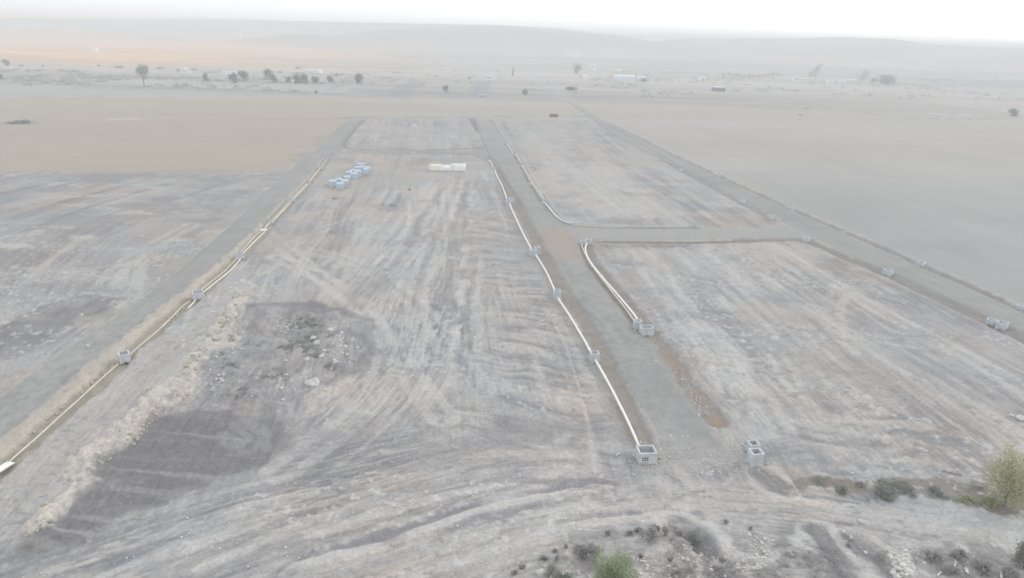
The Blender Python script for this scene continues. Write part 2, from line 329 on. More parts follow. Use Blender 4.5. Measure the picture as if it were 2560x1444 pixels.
    # field edges and thin lines far away
    for pl, hw, c, a in (([(0,243),(500,246),(870,240),(1300,246)], 1.2, (0.44,0.42,0.40), .6), ([(290,217),(500,222),(700,229),(860,237)], 1.6, (0.20,0.20,0.20), .85),
                      ([(590,225),(640,214),(672,205)], 1.4, (0.25,0.26,0.27), .7), ([(820,228),(860,208),(900,196)], 1.4, (0.27,0.28,0.29), .6),
                      ([(0,300),(300,297),(800,290),(870,294)], 0.7, (0.46,0.43,0.38), .6), ([(280,297),(355,297)], 0.9, (0.56,0.52,0.46), .9),
                      ([(870,293),(1180,292),(1490,291)], 0.8, (0.27,0.25,0.23), .8), ([(845,296),(875,296)], 1.3, (0.22,0.21,0.20), .8), ([(1560,292),(1900,292)], 0.5, (0.30,0.29,0.27), .6),
                      ([(2110,275),(2170,284),(2230,292)], 0.9, (0.24,0.22,0.21), .8), ([(2265,296),(2400,298),(2500,296),(2620,306)], 1.1, (0.22,0.21,0.20), .85),
                      ([(2330,284),(2420,287)], 1.2, (0.62,0.60,0.58), .7), ([(1245,212),(1350,217)], 1.0, (0.27,0.26,0.26), .6), ([(1000,240),(1010,225),(1045,202)], 5.0, (0.27,0.29,0.32), .6),
                      ([(1196,240),(1204,222),(1200,205)], 4.0, (0.28,0.30,0.33), .65), ([(1420,250),(1395,225),(1350,200),(1310,190)], 3.0, (0.44,0.43,0.42), .5),
                      ([(20,308),(50,305),(85,308)], 1.6, (0.24,0.25,0.24), .8), ([(2480,205),(2700,215)], 8.0, (0.3,0.33,0.29), .5)):
        m, _ = linemask(x, y + 1.2 * fbm(x / 6, y / 6, 79, 2), pl, hw, hw * 0.7)
        col = mixc(col, c, m * a)
    col *= (1 + (flk - 1) * 0.8 * outside)[:, None]
    mott = fbm(x / 12, y / 5, 86, 4, .6) * outside * sstep(40, 60, y)
    col *= (1 + 0.06 * mott)[:, None]
    n4 = fbm(x / 4.0, y / 4.0, 81, 3)
    # ---- site
    sm = site * (1 - roadm)
    light = np.array([0.53, 0.50, 0.46]); dark = np.array([0.225, 0.225, 0.232])
    k = st * 1.05 + lo * 0.5 + n4 * 0.45 + 0.25 * fbm(x / 1.5, y / 1.0, 128, 3) * near1 - 0.10
    calm = sstep(-0.45, 0.35, fbm(x / 17, y / 17, 127, 2))
    wgt = (0.24 + 0.62 * calm + 0.30 * np.maximum(fore, arcz)) * (1 - 0.35 * wrink)
    up = np.clip(k, 0, 1) * wgt; dn = np.clip(-k, 0, 1) * wgt
    col = mixc(col, light, np.clip(up * 0.85, 0, 1) * sm)
    col = mixc(col, dark, np.clip(dn * 0.95, 0, 1) * sm)
    w3 = wr + wr2
    col = mixc(col, (0.26, 0.25, 0.245), np.clip(-w3 * 2.3 - .08, 0, .8) * sm)
    col = mixc(col, (0.50, 0.47, 0.43), np.clip(w3 * 1.6, 0, .7) * sm)
    wla = np.clip(wl + wl2 + wl3, 0, 1)
    col = mixc(col, (0.54, 0.52, 0.49), wla * 0.75 * sm * (fbm(x / 9, y / 9, 91, 2) > -0.25))
    hue = fbm(x / 7, y / 7, 126, 3)
    col *= (1 + np.outer(hue * sm, [0.11, 0.0, -0.10]))
    col *= (1 - 0.07 * lm * site)[:, None]
    for pts, a, w_ in TRACKS:
        p = pts
        m, sd = linemask(x, y, p, w_ + 1.2, 0.3, world=True)
        ad = np.abs(np.abs(sd) - 0.95)
        tr = (1 - sstep(w_, w_ + 0.35, ad)) * (sstep(-.5, .1, fbm(x / 6, y / 6, 181, 2)))
        tread = 0.75 + 0.25 * fbm(x / .5, y / .5, 182, 1)
        col = mixc(col, (0.53, 0.51, 0.48) if a > 0 else (0.26, 0.255, 0.255), np.clip(tr * abs(a) * 1.5 * tread, 0, .85) * sm)
    lj = x + .8 * fbm(x / 5, y / 5, 191, 2)
    for p, a in LINES:
        m, sd = linemask(lj, y, p, 1.2, .3, world=True)
        br = sstep(-.35, .25, fbm(x / 3, y / 5, 192, 2))
        col = mixc(col, (0.55, 0.53, 0.505) if a > 0 else (0.25, 0.245, 0.25), (1 - sstep(.22, .62 , np.abs(sd) + .3 * ragn)) * abs(a) * br * sm)
    # left land: patches
    patch = sstep(0.05, 0.35, fbm(x / 14, y / 9, 92, 3)) * lm * site
    col = mixc(col, (0.265, 0.255, 0.25), ragged(patch) * 0.6)
    wst = sstep(0.35, 0.6, fbm(x / 7, y / 2.2, 93, 3)) * lm * site * sstep(70, 110, r)
    col = mixc(col, (0.55, 0.52, 0.47), wst * 0.7)
    for pts, c, a, sf in (
        ([(-300,830),(0,810),(120,760),(240,738),(330,742),(300,790),(215,812),(150,840),(110,880),(0,900),(-300,940)], (0.175, 0.17, 0.175), .9, 1.2),
        ([(215,800),(330,760),(360,780),(300,812),(225,822)], (0.46, 0.42, 0.37), .7, .8),
        ([(300,700),(370,700),(360,780),(310,770)], (0.42,0.42,0.42), .5, 2),
        ([(490,578),(560,566),(600,572),(540,608)], (0.50,0.46,0.40), .75, 1.0),
        ([(385,700),(450,672),(520,660),(470,702),(400,718)], (0.47,0.42,0.35), .6, 1.0),
        ([(0,870),(120,850),(190,900),(60,940),(-80,1000)], (0.45,0.43,0.41), .5, 1.5),
        ([(360,430),(560,424),(650,440),(560,470),(440,480)], (0.30,0.285,0.275), .5, 3),
        ([(830,392),(1230,395),(1230,420),(960,470),(800,500),(800,430)], (0.40,0.355,0.315), .65, 3.5),
        ([(928,395),(965,400),(990,425),(930,428)], (0.47,0.42,0.38), .8, 2),
        ([(1030,400),(1065,392),(1085,412),(1040,415)], (0.30,0.24,0.20), .7, 1.2),
        ([(1320,400),(1560,420),(1640,470),(1700,540),(1480,545),(1360,470)], (0.52,0.485,0.445), .65, 4),
        ([(1260,300),(1420,300),(1500,360),(1560,420),(1330,400)], (0.455,0.42,0.385), .6, 4),
        ([(1410,310),(1440,330),(1500,400),(1470,412),(1430,360)], (0.31,0.29,0.275), .55, 1.5),
        ([(1470,548),(1560,542),(1620,550),(1560,560)], (0.27,0.26,0.25), .6, 1),
        ([(1820,530),(1860,520),(1885,545),(1840,552)], (0.27,0.255,0.245), .7, 1),
        ([(1500,607),(1700,610),(1860,607),(1870,613),(1700,620),(1520,622)], (0.22, 0.205, 0.19), .95, .6),
        ([(1860,612),(2060,612),(2120,640),(2050,660),(1900,645)], (0.50,0.48,0.445), .6, 2),
        ([(1560,625),(1860,620),(2000,700),(1900,720),(1700,700),(1600,660)], (0.50,0.49,0.47), .4, 4),
        ([(1540,640),(1620,700),(1660,760),(1620,780),(1560,720)], (0.34,0.30,0.27), .5, 2),
        ([(630,757),(760,762),(880,790),(870,802),(760,780),(640,768)], (0.22,0.22,0.24), .8, .5),
        ([(1480,1165),(1545,1165),(1400,1195),(1200,1215),(1160,1205)], (0.24,0.225,0.235), .6, .5),
        ([(1180,1340),(1330,1285),(1470,1258),(1660,1258),(1660,1272),(1480,1275),(1340,1300),(1200,1352)], (0.56,0.535,0.50), .75, .8),
        ([(1640,1200),(1880,1195),(2000,1250),(2060,1300),(1700,1290),(1560,1230)], (0.47,0.435,0.385), .75, 2.5),
        ([(2050,1262),(2200,1235),(2420,1272),(2560,1300),(2700,1350),(2560,1375),(2300,1330),(2100,1315)], (0.50,0.49,0.475), .85, .8),
        ([(1900,1155),(1960,1165),(2060,1200),(1950,1215),(1900,1180)], (0.36,0.31,0.26), .6, .7),
        ([(1880,1180),(1940,1195),(1975,1228),(1930,1225)], (0.24,0.215,0.19), .7, .4),
        ([(2280,1088),(2320,1100),(2450,1110),(2480,1130),(2400,1136),(2300,1108)], (0.25,0.25,0.26), .7, .6),
        ([(740,945),(770,930),(850,940),(840,960),(790,985),(750,990)], (0.56,0.54,0.50), .8, .35),
        ([(440,985),(470,960),(495,980),(480,1000)], (0.52,0.47,0.40), .8, .4),
        ([(90,1260),(180,1215),(220,1225),(200,1270),(100,1300)], (0.50,0.46,0.41), .8, .6),
        ([(2200,1380),(2250,1372),(2300,1400),(2330,1444),(2200,1444)], (0.50,0.50,0.50), .6, .4),
        ([(1940,1360),(1990,1355),(2020,1400),(1960,1412)], (0.52,0.51,0.50), .7, .6),
        ([(2300,1365),(2450,1370),(2560,1410),(2600,1500),(2350,1480)], (0.24,0.225,0.22), .65, 1.0),
        ([(1440,1340),(1560,1330),(1700,1315),(1760,1330),(1720,1360),(1500,1380),(1380,1420)], (0.25,0.24,0.245), .6, .8),
        ):
        m = ragged(polymask(wx, wy, pts, sf)) * (0.72 + 0.28 * fbm(x / 1.6, y / 1.6, 95, 2))
        col = mixc(col, c, np.clip(m * a, 0, 1) * (1 - roadm * 0.9))
    mnd = sstep(.15, .45, fbm(x / 1.8, y / 1.2, 190, 2)) * rubble
    z = z + mnd * 0.22
    col = mixc(col, (0.40, 0.39, 0.38), mnd * .45)
    blot = fbm(x / 5.5, y / 4, 129, 4, 0.6) * sm
    col = mixc(col, (0.27, 0.265, 0.265), np.clip(blot * 1.1 - 0.12, 0, .55)); col = mixc(col, (0.47, 0.45, 0.42), np.clip(-blot * 1.1 - 0.12, 0, .5))
    col = mixc(col, (0.225, 0.225, 0.24), rubble_c * np.clip(0.30 + 0.6 * n4 + .35 * rough, 0, 1))
    rim, _ = linemask(wx, wy, [(632,758),(700,762),(780,772),(860,786),(905,812),(918,850),(905,905),(865,960)], 0.35, 0.9)
    col = mixc(col, (0.19, 0.185, 0.195), rim * 0.7 * (0.8 + 0.4 * rough))
    col = mixc(col, (0.192, 0.185, 0.182), deep * np.clip(0.96 + 0.12 * n4 - 0.25 * np.clip(fbm(x / 9, y / 0.9 + x * .05, 96, 3), 0, 1) * 2, 0, 1))
    dl = np.clip(fbm((x) / 12, (y + .12 * x) / 0.7, 99, 2) * 2.2 - 0.6, 0, 1) * deep
    col = mixc(col, (0.36, 0.355, 0.35), dl * 0.7)
    col = mixc(col, (0.45, 0.425, 0.395), fill * (1 - basin) * 0.55 * (1 - roadm))
    col = mixc(col, (0.56, 0.515, 0.45), np.clip(bank * (0.85 + 0.8 * rough + 0.4 * grain), 0, 1))
    col = mixc(col, (0.235, 0.205, 0.175), band * np.clip(0.8 + 0.4 * n4, 0, 1))
    sc_n = fbm(x / 1.3, y / 1.3, 111, 3)
    col = mixc(col, (0.40, 0.39, 0.375), scrub * 0.5)
    col = mixc(col, (0.27, 0.26, 0.25), scrub * sstep(0.0, 0.35, sc_n) * 0.5)
    col = mixc(col, (0.56, 0.55, 0.53), scrub * sstep(0.22, 0.5, fbm(x / 1.7, y / 1.7, 113, 3)) * 0.7)
    for p_ in ([(560,1015),(650,1045),(700,1075),(660,1130),(600,1170)], [(590,1100),(545,1060),(600,1035),(680,1030)], [(480,1100),(560,1070),(620,1090),(640,1140)], [(300,1190),(450,1175),(640,1160),(760,1165)]):
        m, sd = linemask(x, y, catmull(PL(p_), 2), 1.3, .3, world=True)
        col = mixc(col, (0.30, 0.295, 0.288), (1 - sstep(.2, .5, np.abs(np.abs(sd) - .9))) * deep * .6 * sstep(-.4, .1, fbm(x / 4, y / 4, 183, 2)))
    if True:
        nearg = fbm(x / 0.35, y / 0.35, 121, 2) * site * (1 - sstep(60, 140, r))
        col *= (1 + 0.11 * nearg)[:, None]
        grit = sstep(0.34, 0.55, fbm(x / 0.5, y / 0.5, 123, 2)) * (1 - sstep(90, 160, r)) * site * (1 - roadm)
        col = mixc(col, (0.58, 0.57, 0.55), grit * 0.7 * sstep(-.1, .4, fbm(x / 8, y / 8, 124, 2)))
    dgr = sstep(0.30, 0.5, fbm(x / 0.7, y / 0.45, 125, 3)) * (1 - sstep(100, 180, r)) * sm
    col = mixc(col, (0.24, 0.235, 0.235), dgr * 0.55 * sstep(-.3, .3, fbm(x / 6, y / 6, 130, 2)))
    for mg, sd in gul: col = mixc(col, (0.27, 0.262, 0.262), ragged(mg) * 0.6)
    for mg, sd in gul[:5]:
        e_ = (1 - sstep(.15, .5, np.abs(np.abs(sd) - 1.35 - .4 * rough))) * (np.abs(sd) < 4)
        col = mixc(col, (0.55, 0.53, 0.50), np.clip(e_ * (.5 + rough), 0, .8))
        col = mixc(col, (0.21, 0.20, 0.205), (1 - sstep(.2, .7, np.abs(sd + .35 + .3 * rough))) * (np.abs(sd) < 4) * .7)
    gb = np.zeros(n)
    for mg, sd in gul[:4]: gb = np.maximum(gb, (np.abs(sd) > 0.9) * (np.abs(sd) < 1.5) * (np.abs(sd) < 1e5))
    # ridge sides
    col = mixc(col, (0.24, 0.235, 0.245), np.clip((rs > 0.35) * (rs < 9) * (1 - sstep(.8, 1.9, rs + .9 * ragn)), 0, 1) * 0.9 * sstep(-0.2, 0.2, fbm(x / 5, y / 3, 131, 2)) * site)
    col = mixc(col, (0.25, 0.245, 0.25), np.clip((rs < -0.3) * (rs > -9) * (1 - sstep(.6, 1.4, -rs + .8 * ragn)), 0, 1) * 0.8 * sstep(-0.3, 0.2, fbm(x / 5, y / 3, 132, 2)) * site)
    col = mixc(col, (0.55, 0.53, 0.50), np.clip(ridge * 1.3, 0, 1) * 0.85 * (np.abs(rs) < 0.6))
    # ditch soil, and the spoil thrown up beside the trench
    for i, (m, sd, c, hw, pts) in enumerate(dm):
        cc = np.array(c) * (1 + 0.12 * vnoise(x / 0.8, y / 0.8, 141 + i))[:, None]
        col = col * (1 - m[:, None] * 0.9) + cc * m[:, None] * 0.9
        ad = np.abs(sd)
        if i == 0:
            b = sstep(hw, hw + .3, ad) * (1 - sstep(np.where(sd > 0, 2.1 - .9 * sstep(70, 130, r), 1.0), np.where(sd > 0, 3.0 - 1.2 * sstep(70, 130, r), 1.6), ad + 0.9 * rough))
            b = np.maximum(b, 0); z = z + b * (0.14 + 0.2 * rough)
            col = mixc(col, (0.485, 0.435, 0.365), np.clip(b * (0.9 - .3 * sstep(80, 150, r) + .5 * rough) * np.where(sd > 0, 1, .5), 0, 1))
        elif i in (1, 2):
            b = sstep(hw, hw + .2, ad) * (1 - sstep(1.5, 1.9, ad + 0.4 * rough))
            col = mixc(col, (0.36, 0.34, 0.31), np.clip(b * 0.35, 0, 1)); z = z + b * 0.02
        elif i in (3, 4, 5, 6):
            b = sstep(hw, hw + .2, ad) * (1 - sstep(hw + .9, hw + 1.3, ad + 0.35 * rough)) * (sd > 0 if i in (3, 5, 6) else sd < 0)
            col = mixc(col, (0.52, 0.49, 0.45), np.clip(b * 0.5 * (0.6 + rough), 0, 1)); z = z + b * 0.08
    rust, _ = linemask(x + .4 * rough, y, [(1648,868),(1700,920),(1735,975),(1792,1050)], 0.35, 0.5)
    col = mixc(col, RUST, rust * 0.75 * sstep(-0.35, 0.15, fbm(x / 2.5, y / 2.5, 151, 2)))
    cool = 1 - warm
    col = col * TINT[None, :]
    return z, np.clip(col, 0.03, 0.8)

def ground_z(px_or_x, y=None, world=True):
    x = px_or_x
    return float(terrain([x], [y], colour=False)[0][0])
def GZ(xs, ys): return terrain(xs, ys, colour=False)[0]

# ------------------------------------------------------------------ helpers
def tag(o, label=None, cat=None, group=None, kind=None):
    if label:
        o['label'] = label
        if len(label.split()) > 16: print('LONG', len(label.split()), label)
    if cat: o['category'] = cat
    if group: o['group'] = group
    if kind: o['kind'] = kind
    return o
def link(o, parent=None):
    COL.objects.link(o)
    if parent is not None: o.parent = parent
    return o
def empty(name, loc, rz=0, **k):
    o = bpy.data.objects.new(name, None); o.location = loc; o.rotation_euler = (0, 0, rz); o.empty_display_size = 0.5
    link(o); tag(o, **k); return o
def mesh_obj(name, me, mat=None, parent=None, loc=None, rz=None):
    o = bpy.data.objects.new(name, me)
    if mat is not None and len(me.materials) == 0: me.materials.append(mat)
    if loc is not None: o.location = loc
    if rz is not None: o.rotation_euler = (0, 0, rz)
    return link(o, parent)
def copy_tree(o, parent=None):
    c = o.copy(); COL.objects.link(c)
    if parent is not None: c.parent = parent
    for ch in list(o.children): copy_tree(ch, c)
    return c
def grid_mesh(name, X, Y, Z, colr=None, wrap=False, attr='albedo'):
    ny, nx = X.shape
    me = bpy.data.meshes.new(name)
    co = np.stack([X, Y, Z], -1).reshape(-1, 3).astype(np.float32)
    me.vertices.add(len(co)); me.vertices.foreach_set('co', co.ravel())
    ii = np.arange(ny * nx).reshape(ny, nx)
    a = ii[:-1, :-1]; b = ii[:-1, 1:]; c = ii[1:, 1:]; d = ii[1:, :-1]
    q = np.stack([a, b, c, d], -1).reshape(-1, 4)
    if wrap:
        a = ii[:-1, -1]; b = ii[:-1, 0]; c = ii[1:, 0]; d = ii[1:, -1]
        q = np.vstack([q, np.stack([a, b, c, d], -1)])
    nf = len(q)
    me.loops.add(nf * 4); me.polygons.add(nf)
    me.loops.foreach_set('vertex_index', q.ravel().astype(np.int32))
    me.polygons.foreach_set('loop_start', np.arange(0, nf * 4, 4, dtype=np.int32))
    me.polygons.foreach_set('use_smooth', np.ones(nf, bool))
    me.update(calc_edges=True)
    if colr is not None:
        at = me.color_attributes.new(attr, 'FLOAT_COLOR', 'POINT')
        rgba = np.ones((len(co), 4), np.float32); rgba[:, :3] = colr
        at.data.foreach_set('color', rgba.ravel())
    return me

# ------------------------------------------------------------------ materials
def nodes(name):
    m = bpy.data.materials.new(name); m.use_nodes = True
    nt = m.node_tree; b = nt.nodes['Principled BSDF']
    b.inputs['Specular IOR Level'].default_value = 0.2
    return m, nt, b
def ramp(nt, pts):
    r = nt.nodes.new('ShaderNodeValToRGB')
    while len(r.color_ramp.elements) > 1: r.color_ramp.elements.remove(r.color_ramp.elements[-1])
    r.color_ramp.elements[0].position = pts[0][0]; r.color_ramp.elements[0].color = (*pts[0][1], 1)
    for p, c in pts[1:]:
        e = r.color_ramp.elements.new(p); e.color = (*c, 1)
    return r
def rough_mat(name, c1, c2, scale=2.0, rough=0.9, bump=0.3, bscale=12, detail=5, coords='Object', mid=None):
    m, nt, b = nodes(name)
    tc = nt.nodes.new('ShaderNodeTexCoord')
    n = nt.nodes.new('ShaderNodeTexNoise'); n.inputs['Scale'].default_value = scale; n.inputs['Detail'].default_value = detail
    nt.links.new(tc.outputs[coords], n.inputs['Vector'])
    pts = [(0.3, c1), (0.7, c2)] if mid is None else [(0.28, c1), (0.5, mid), (0.72, c2)]
    r = ramp(nt, pts); nt.links.new(n.outputs['Fac'], r.inputs[0]); nt.links.new(r.outputs[0], b.inputs['Base Color'])
    b.inputs['Roughness'].default_value = rough
    if bump:
        n2 = nt.nodes.new('ShaderNodeTexNoise'); n2.inputs['Scale'].default_value = bscale; n2.inputs['Detail'].default_value = 4
        nt.links.new(tc.outputs[coords], n2.inputs['Vector'])
        bp = nt.nodes.new('ShaderNodeBump'); bp.inputs['Strength'].default_value = bump; bp.inputs['Distance'].default_value = 0.05
        nt.links.new(n2.outputs['Fac'], bp.inputs['Height']); nt.links.new(bp.outputs[0], b.inputs['Normal'])
    return m
def leaf_mat(*a, **k):
    m = rough_mat(*a, **k); nt = m.node_tree; b = nt.nodes['Principled BSDF']
    src = b.inputs['Base Color'].links[0].from_socket
    t = nt.nodes.new('ShaderNodeBsdfTranslucent'); nt.links.new(src, t.inputs['Color'])
    mx = nt.nodes.new('ShaderNodeMixShader'); mx.inputs[0].default_value = 0.42
    out = [n for n in nt.nodes if n.type == 'OUTPUT_MATERIAL'][0]
    nt.links.new(b.outputs[0], mx.inputs[1]); nt.links.new(t.outputs[0], mx.inputs[2]); nt.links.new(mx.outputs[0], out.inputs['Surface'])
    return m
def ground_mat():
    m, nt, b = nodes('bare_soil')
    at = nt.nodes.new('ShaderNodeAttribute'); at.attribute_name = 'albedo'
    geo = nt.nodes.new('ShaderNodeNewGeometry')
    n = nt.nodes.new('ShaderNodeTexNoise'); n.inputs['Scale'].default_value = 5.0; n.inputs['Detail'].default_value = 6; n.inputs['Roughness'].default_value = 0.65
    nt.links.new(geo.outputs['Position'], n.inputs['Vector'])
    mr = nt.nodes.new('ShaderNodeMapRange'); mr.inputs[1].default_value = 0.3; mr.inputs[2].default_value = 0.7; mr.inputs[3].default_value = 0.82; mr.inputs[4].default_value = 1.17
    nt.links.new(n.outputs['Fac'], mr.inputs[0])
    mx = nt.nodes.new('ShaderNodeVectorMath'); mx.operation = 'SCALE'
    nt.links.new(at.outputs['Color'], mx.inputs[0]); nt.links.new(mr.outputs[0], mx.inputs['Scale'])
    nt.links.new(mx.outputs[0], b.inputs['Base Color'])
    b.inputs['Roughness'].default_value = 0.97; b.inputs['Specular IOR Level'].default_value = 0.08
    bp = nt.nodes.new('ShaderNodeBump'); bp.inputs['Strength'].default_value = 0.35; bp.inputs['Distance'].default_value = 0.06
    nt.links.new(n.outputs['Fac'], bp.inputs['Height']); nt.links.new(bp.outputs[0], b.inputs['Normal'])
    return m
M_GROUND = ground_mat()
M_CONC = rough_mat('precast_concrete', (0.44, 0.46, 0.48), (0.63, 0.655, 0.675), 1.6, 0.85, 0.25, 14)
M_CONC2 = rough_mat('blue_grey_concrete', (0.42, 0.49, 0.56), (0.56, 0.63, 0.70), 2.2, 0.85, 0.2, 14)
M_HOLE = rough_mat('dark_opening', (0.05, 0.055, 0.06), (0.10, 0.10, 0.11), 6, 0.95, 0)
M_WHITE = rough_mat('white_pvc', (0.78, 0.76, 0.71), (0.88, 0.865, 0.82), 0.8, 0.45, 0)
M_CREAM = rough_mat('cream_pvc', (0.54, 0.51, 0.43), (0.70, 0.67, 0.58), 0.8, 0.5, 0)
M_WARMW = rough_mat('warm_white_pvc', (0.92, 0.86, 0.72), (0.94, 0.90, 0.80), 0.8, 0.45, 0)
M_BRWHITE = rough_mat('bright_white_pvc', (0.90, 0.89, 0.86), (0.95, 0.945, 0.92), 0.8, 0.4, 0)
M_STONE = rough_mat('limestone', (0.42, 0.41, 0.39), (0.66, 0.64, 0.61), 3.0, 0.95, 0.6, 9)
M_CLOD = rough_mat('earth_clod', (0.37, 0.335, 0.28), (0.47, 0.43, 0.36), 3.0, 0.97, 0.6, 9)
M_DARKCLOD = rough_mat('dark_clod', (0.20, 0.185, 0.17), (0.32, 0.30, 0.27), 3.0, 0.97, 0.6, 9)
M_WALL = rough_mat('white_render', (0.72, 0.72, 0.71), (0.84, 0.84, 0.83), 0.6, 0.9, 0)
M_BLUEW = rough_mat('pale_blue_sheet', (0.58, 0.66, 0.71), (0.72, 0.78, 0.82), 0.4, 0.6, 0)
M_PINKW = rough_mat('pale_pink_render', (0.62, 0.55, 0.53), (0.70, 0.64, 0.62), 0.4, 0.8, 0)
M_ROOF = rough_mat('pale_roof', (0.62, 0.66, 0.70), (0.78, 0.80, 0.82), 0.5, 0.8, 0)
M_WIN = rough_mat('shaded_window', (0.10, 0.11, 0.13), (0.17, 0.18, 0.20), 0.7, 0.3, 0)
M_BARK = rough_mat('bark', (0.10, 0.085, 0.07), (0.19, 0.16, 0.13), 5, 0.95, 0.4, 20)
M_OLIVE = leaf_mat('olive_foliage', (0.10, 0.125, 0.115), (0.17, 0.19, 0.165), 0.35, 0.9, 0, mid=(0.13, 0.155, 0.14))
M_GREEN = leaf_mat('fresh_foliage', (0.25, 0.31, 0.19), (0.42, 0.47, 0.30), 1.2, 0.9, 0, mid=(0.34, 0.39, 0.25))
M_YELLOWG = leaf_mat('yellow_green_foliage', (0.34, 0.35, 0.22), (0.52, 0.50, 0.32), 0.8, 0.9, 0, mid=(0.43, 0.43, 0.27))
M_DRY = leaf_mat('dry_scrub', (0.34, 0.325, 0.325), (0.50, 0.48, 0.47), 1.4, 0.95, 0, mid=(0.42, 0.40, 0.395))
M_GREYG = leaf_mat('grey_green_scrub', (0.22, 0.24, 0.22), (0.36, 0.38, 0.34), 1.4, 0.95, 0, mid=(0.29, 0.31, 0.28))
M_EUC = leaf_mat('eucalyptus_foliage', (0.30, 0.34, 0.29), (0.42, 0.46, 0.39), 0.3, 0.9, 0)
M_WOOD = rough_mat('weathered_board', (0.50, 0.47, 0.43), (0.72, 0.70, 0.66), 3, 0.9, 0)
M_STICK = rough_mat('dark_stick', (0.13, 0.11, 0.09), (0.22, 0.19, 0.16), 3, 0.9, 0)
M_BRICKS = rough_mat('brown_bricks', (0.15, 0.10, 0.08), (0.24, 0.165, 0.135), 2, 0.9, 0)
M_CAR = rough_mat('white_car_paint', (0.78, 0.79, 0.80), (0.84, 0.84, 0.85), 1, 0.35, 0)
M_TYRE = rough_mat('tyre_rubber', (0.03, 0.03, 0.03), (0.06, 0.06, 0.06), 5, 0.9, 0)

# ------------------------------------------------------------------ ground: one sheet, finer near the site
def build_ground():
    a_front = np.arange(math.radians(-52), math.radians(52), 0.00165)
    a_rest = np.linspace(math.radians(52), math.radians(308), 120)
    ang = np.concatenate([a_front, a_rest[:-1]])
    rr = [0.02, 4, 8, 13, 19, 25, 30]
    r = 33.0
    while r < 300: rr.append(r); r += max(0.07, r * r / (30 * 705) * 0.92)
    while r < 5200: rr.append(r); r *= 1.016
    rr = np.array(rr)
    A, Rr = np.meshgrid(ang, rr)
    X = Rr * np.sin(A); Y = Rr * np.cos(A)
    Z, Cc = terrain(X, Y)
    me = grid_mesh('ground', X, Y, Z.reshape(X.shape), Cc, wrap=True)
    # close the middle
    o = mesh_obj('ground', me, M_GROUND)
    tag(o, kind='structure')
    print('ground verts', len(me.vertices))
    return o
build_ground()

# ------------------------------------------------------------------ hills on the horizon
def hill(px0, px1, tops, dist, col, thick, name='hills'):
    """tops: list of photo (px, py) along the crest; a long real ridge with depth"""
    tops = sorted(tops); xs = np.linspace(px0, px1, 160)
    tx = [t[0] for t in tops]; ty = [t[1] for t in tops]
    crest = np.interp(xs, tx, ty)
    crest = crest + 0.5 * vnoise(xs / 55, xs * 0 + dist, 5) + .3 * vnoise(xs / 17, xs * 0, 6)
    V = np.linspace(-1, 1, 31)
    X = np.zeros((31, 160)); Y = X.copy(); Z = X.copy()
    for i, (px, py) in enumerate(zip(xs, crest)):
        d = FWD + RGT * ((px - PW / 2) / FPX) + UPV * ((PH / 2 - py) / FPX)
        s = dist / math.hypot(d.x, d.y); h = CAM_H + d.z * s
        ux, uy = d.x * s / dist, d.y * s / dist
        for j, v in enumerate(V):
            prof = (math.cos(v * math.pi) + 1) / 2
            q = dist + v * thick
            X[j, i] = ux * q; Y[j, i] = uy * q
            Z[j, i] = -16 + (h + 16) * prof ** 0.8
    N = fbm(X / 120, Y / 120, 9, 3)
    side = 1 - np.abs(V)[:, None]
    Z = Z + N * 3.0 * side * (1 - side) * 2
    k = 1 + 0.25 * fbm(X / 160, Y / 60, 19, 3)
    ht = np.clip((Z + 16) / 60, 0, 1).ravel()
    low = (1 - sstep(0.30, 0.62, ht + 0.10 * fbm(X / 90, Y / 90, 29, 3).ravel()))[:, None]
    cc = (np.array(col)[None, :] * (1 - low) + np.array([[0.44, 0.37, 0.31]]) * low) * k.ravel()[:, None]
    me = grid_mesh(name, X, Y, Z, np.clip(cc, .03, .8))
    o = mesh_obj(name, me, M_GROUND); tag(o, kind='structure'); return o
hill(-1400, 1750, [(-1400,44),(-400,45),(0,46),(300,48),(560,49),(750,54),(900,57),(1050,60),(1250,64),(1400,72),(1560,90),(1750,125)], 2000, (0.28,0.33,0.38), 350)
hill(-900, 700, [(-900,90),(-200,78),(0,77),(130,74),(200,76),(330,85),(500,92),(700,110)], 1750, (0.40,0.29,0.21), 260)
hill(480, 1000, [(480,108),(640,96),(720,86),(790,88),(860,98),(1000,112)], 1500, (0.20,0.215,0.20), 150)
hill(700, 1760, [(700,112),(800,93),(870,84),(950,76),(1040,71),(1180,67),(1300,70),(1420,80),(1540,91),(1600,101),(1680,114),(1760,125)], 1500, (0.30,0.31,0.30), 300)
hill(1480, 3600, [(1480,122),(1560,112),(1640,103),(1720,97),(1850,98),(1990,96),(2120,93),(2240,99),(2330,112),(2440,118),(2560,122),(2900,132),(3600,150)], 1600, (0.37,0.365,0.35), 300)

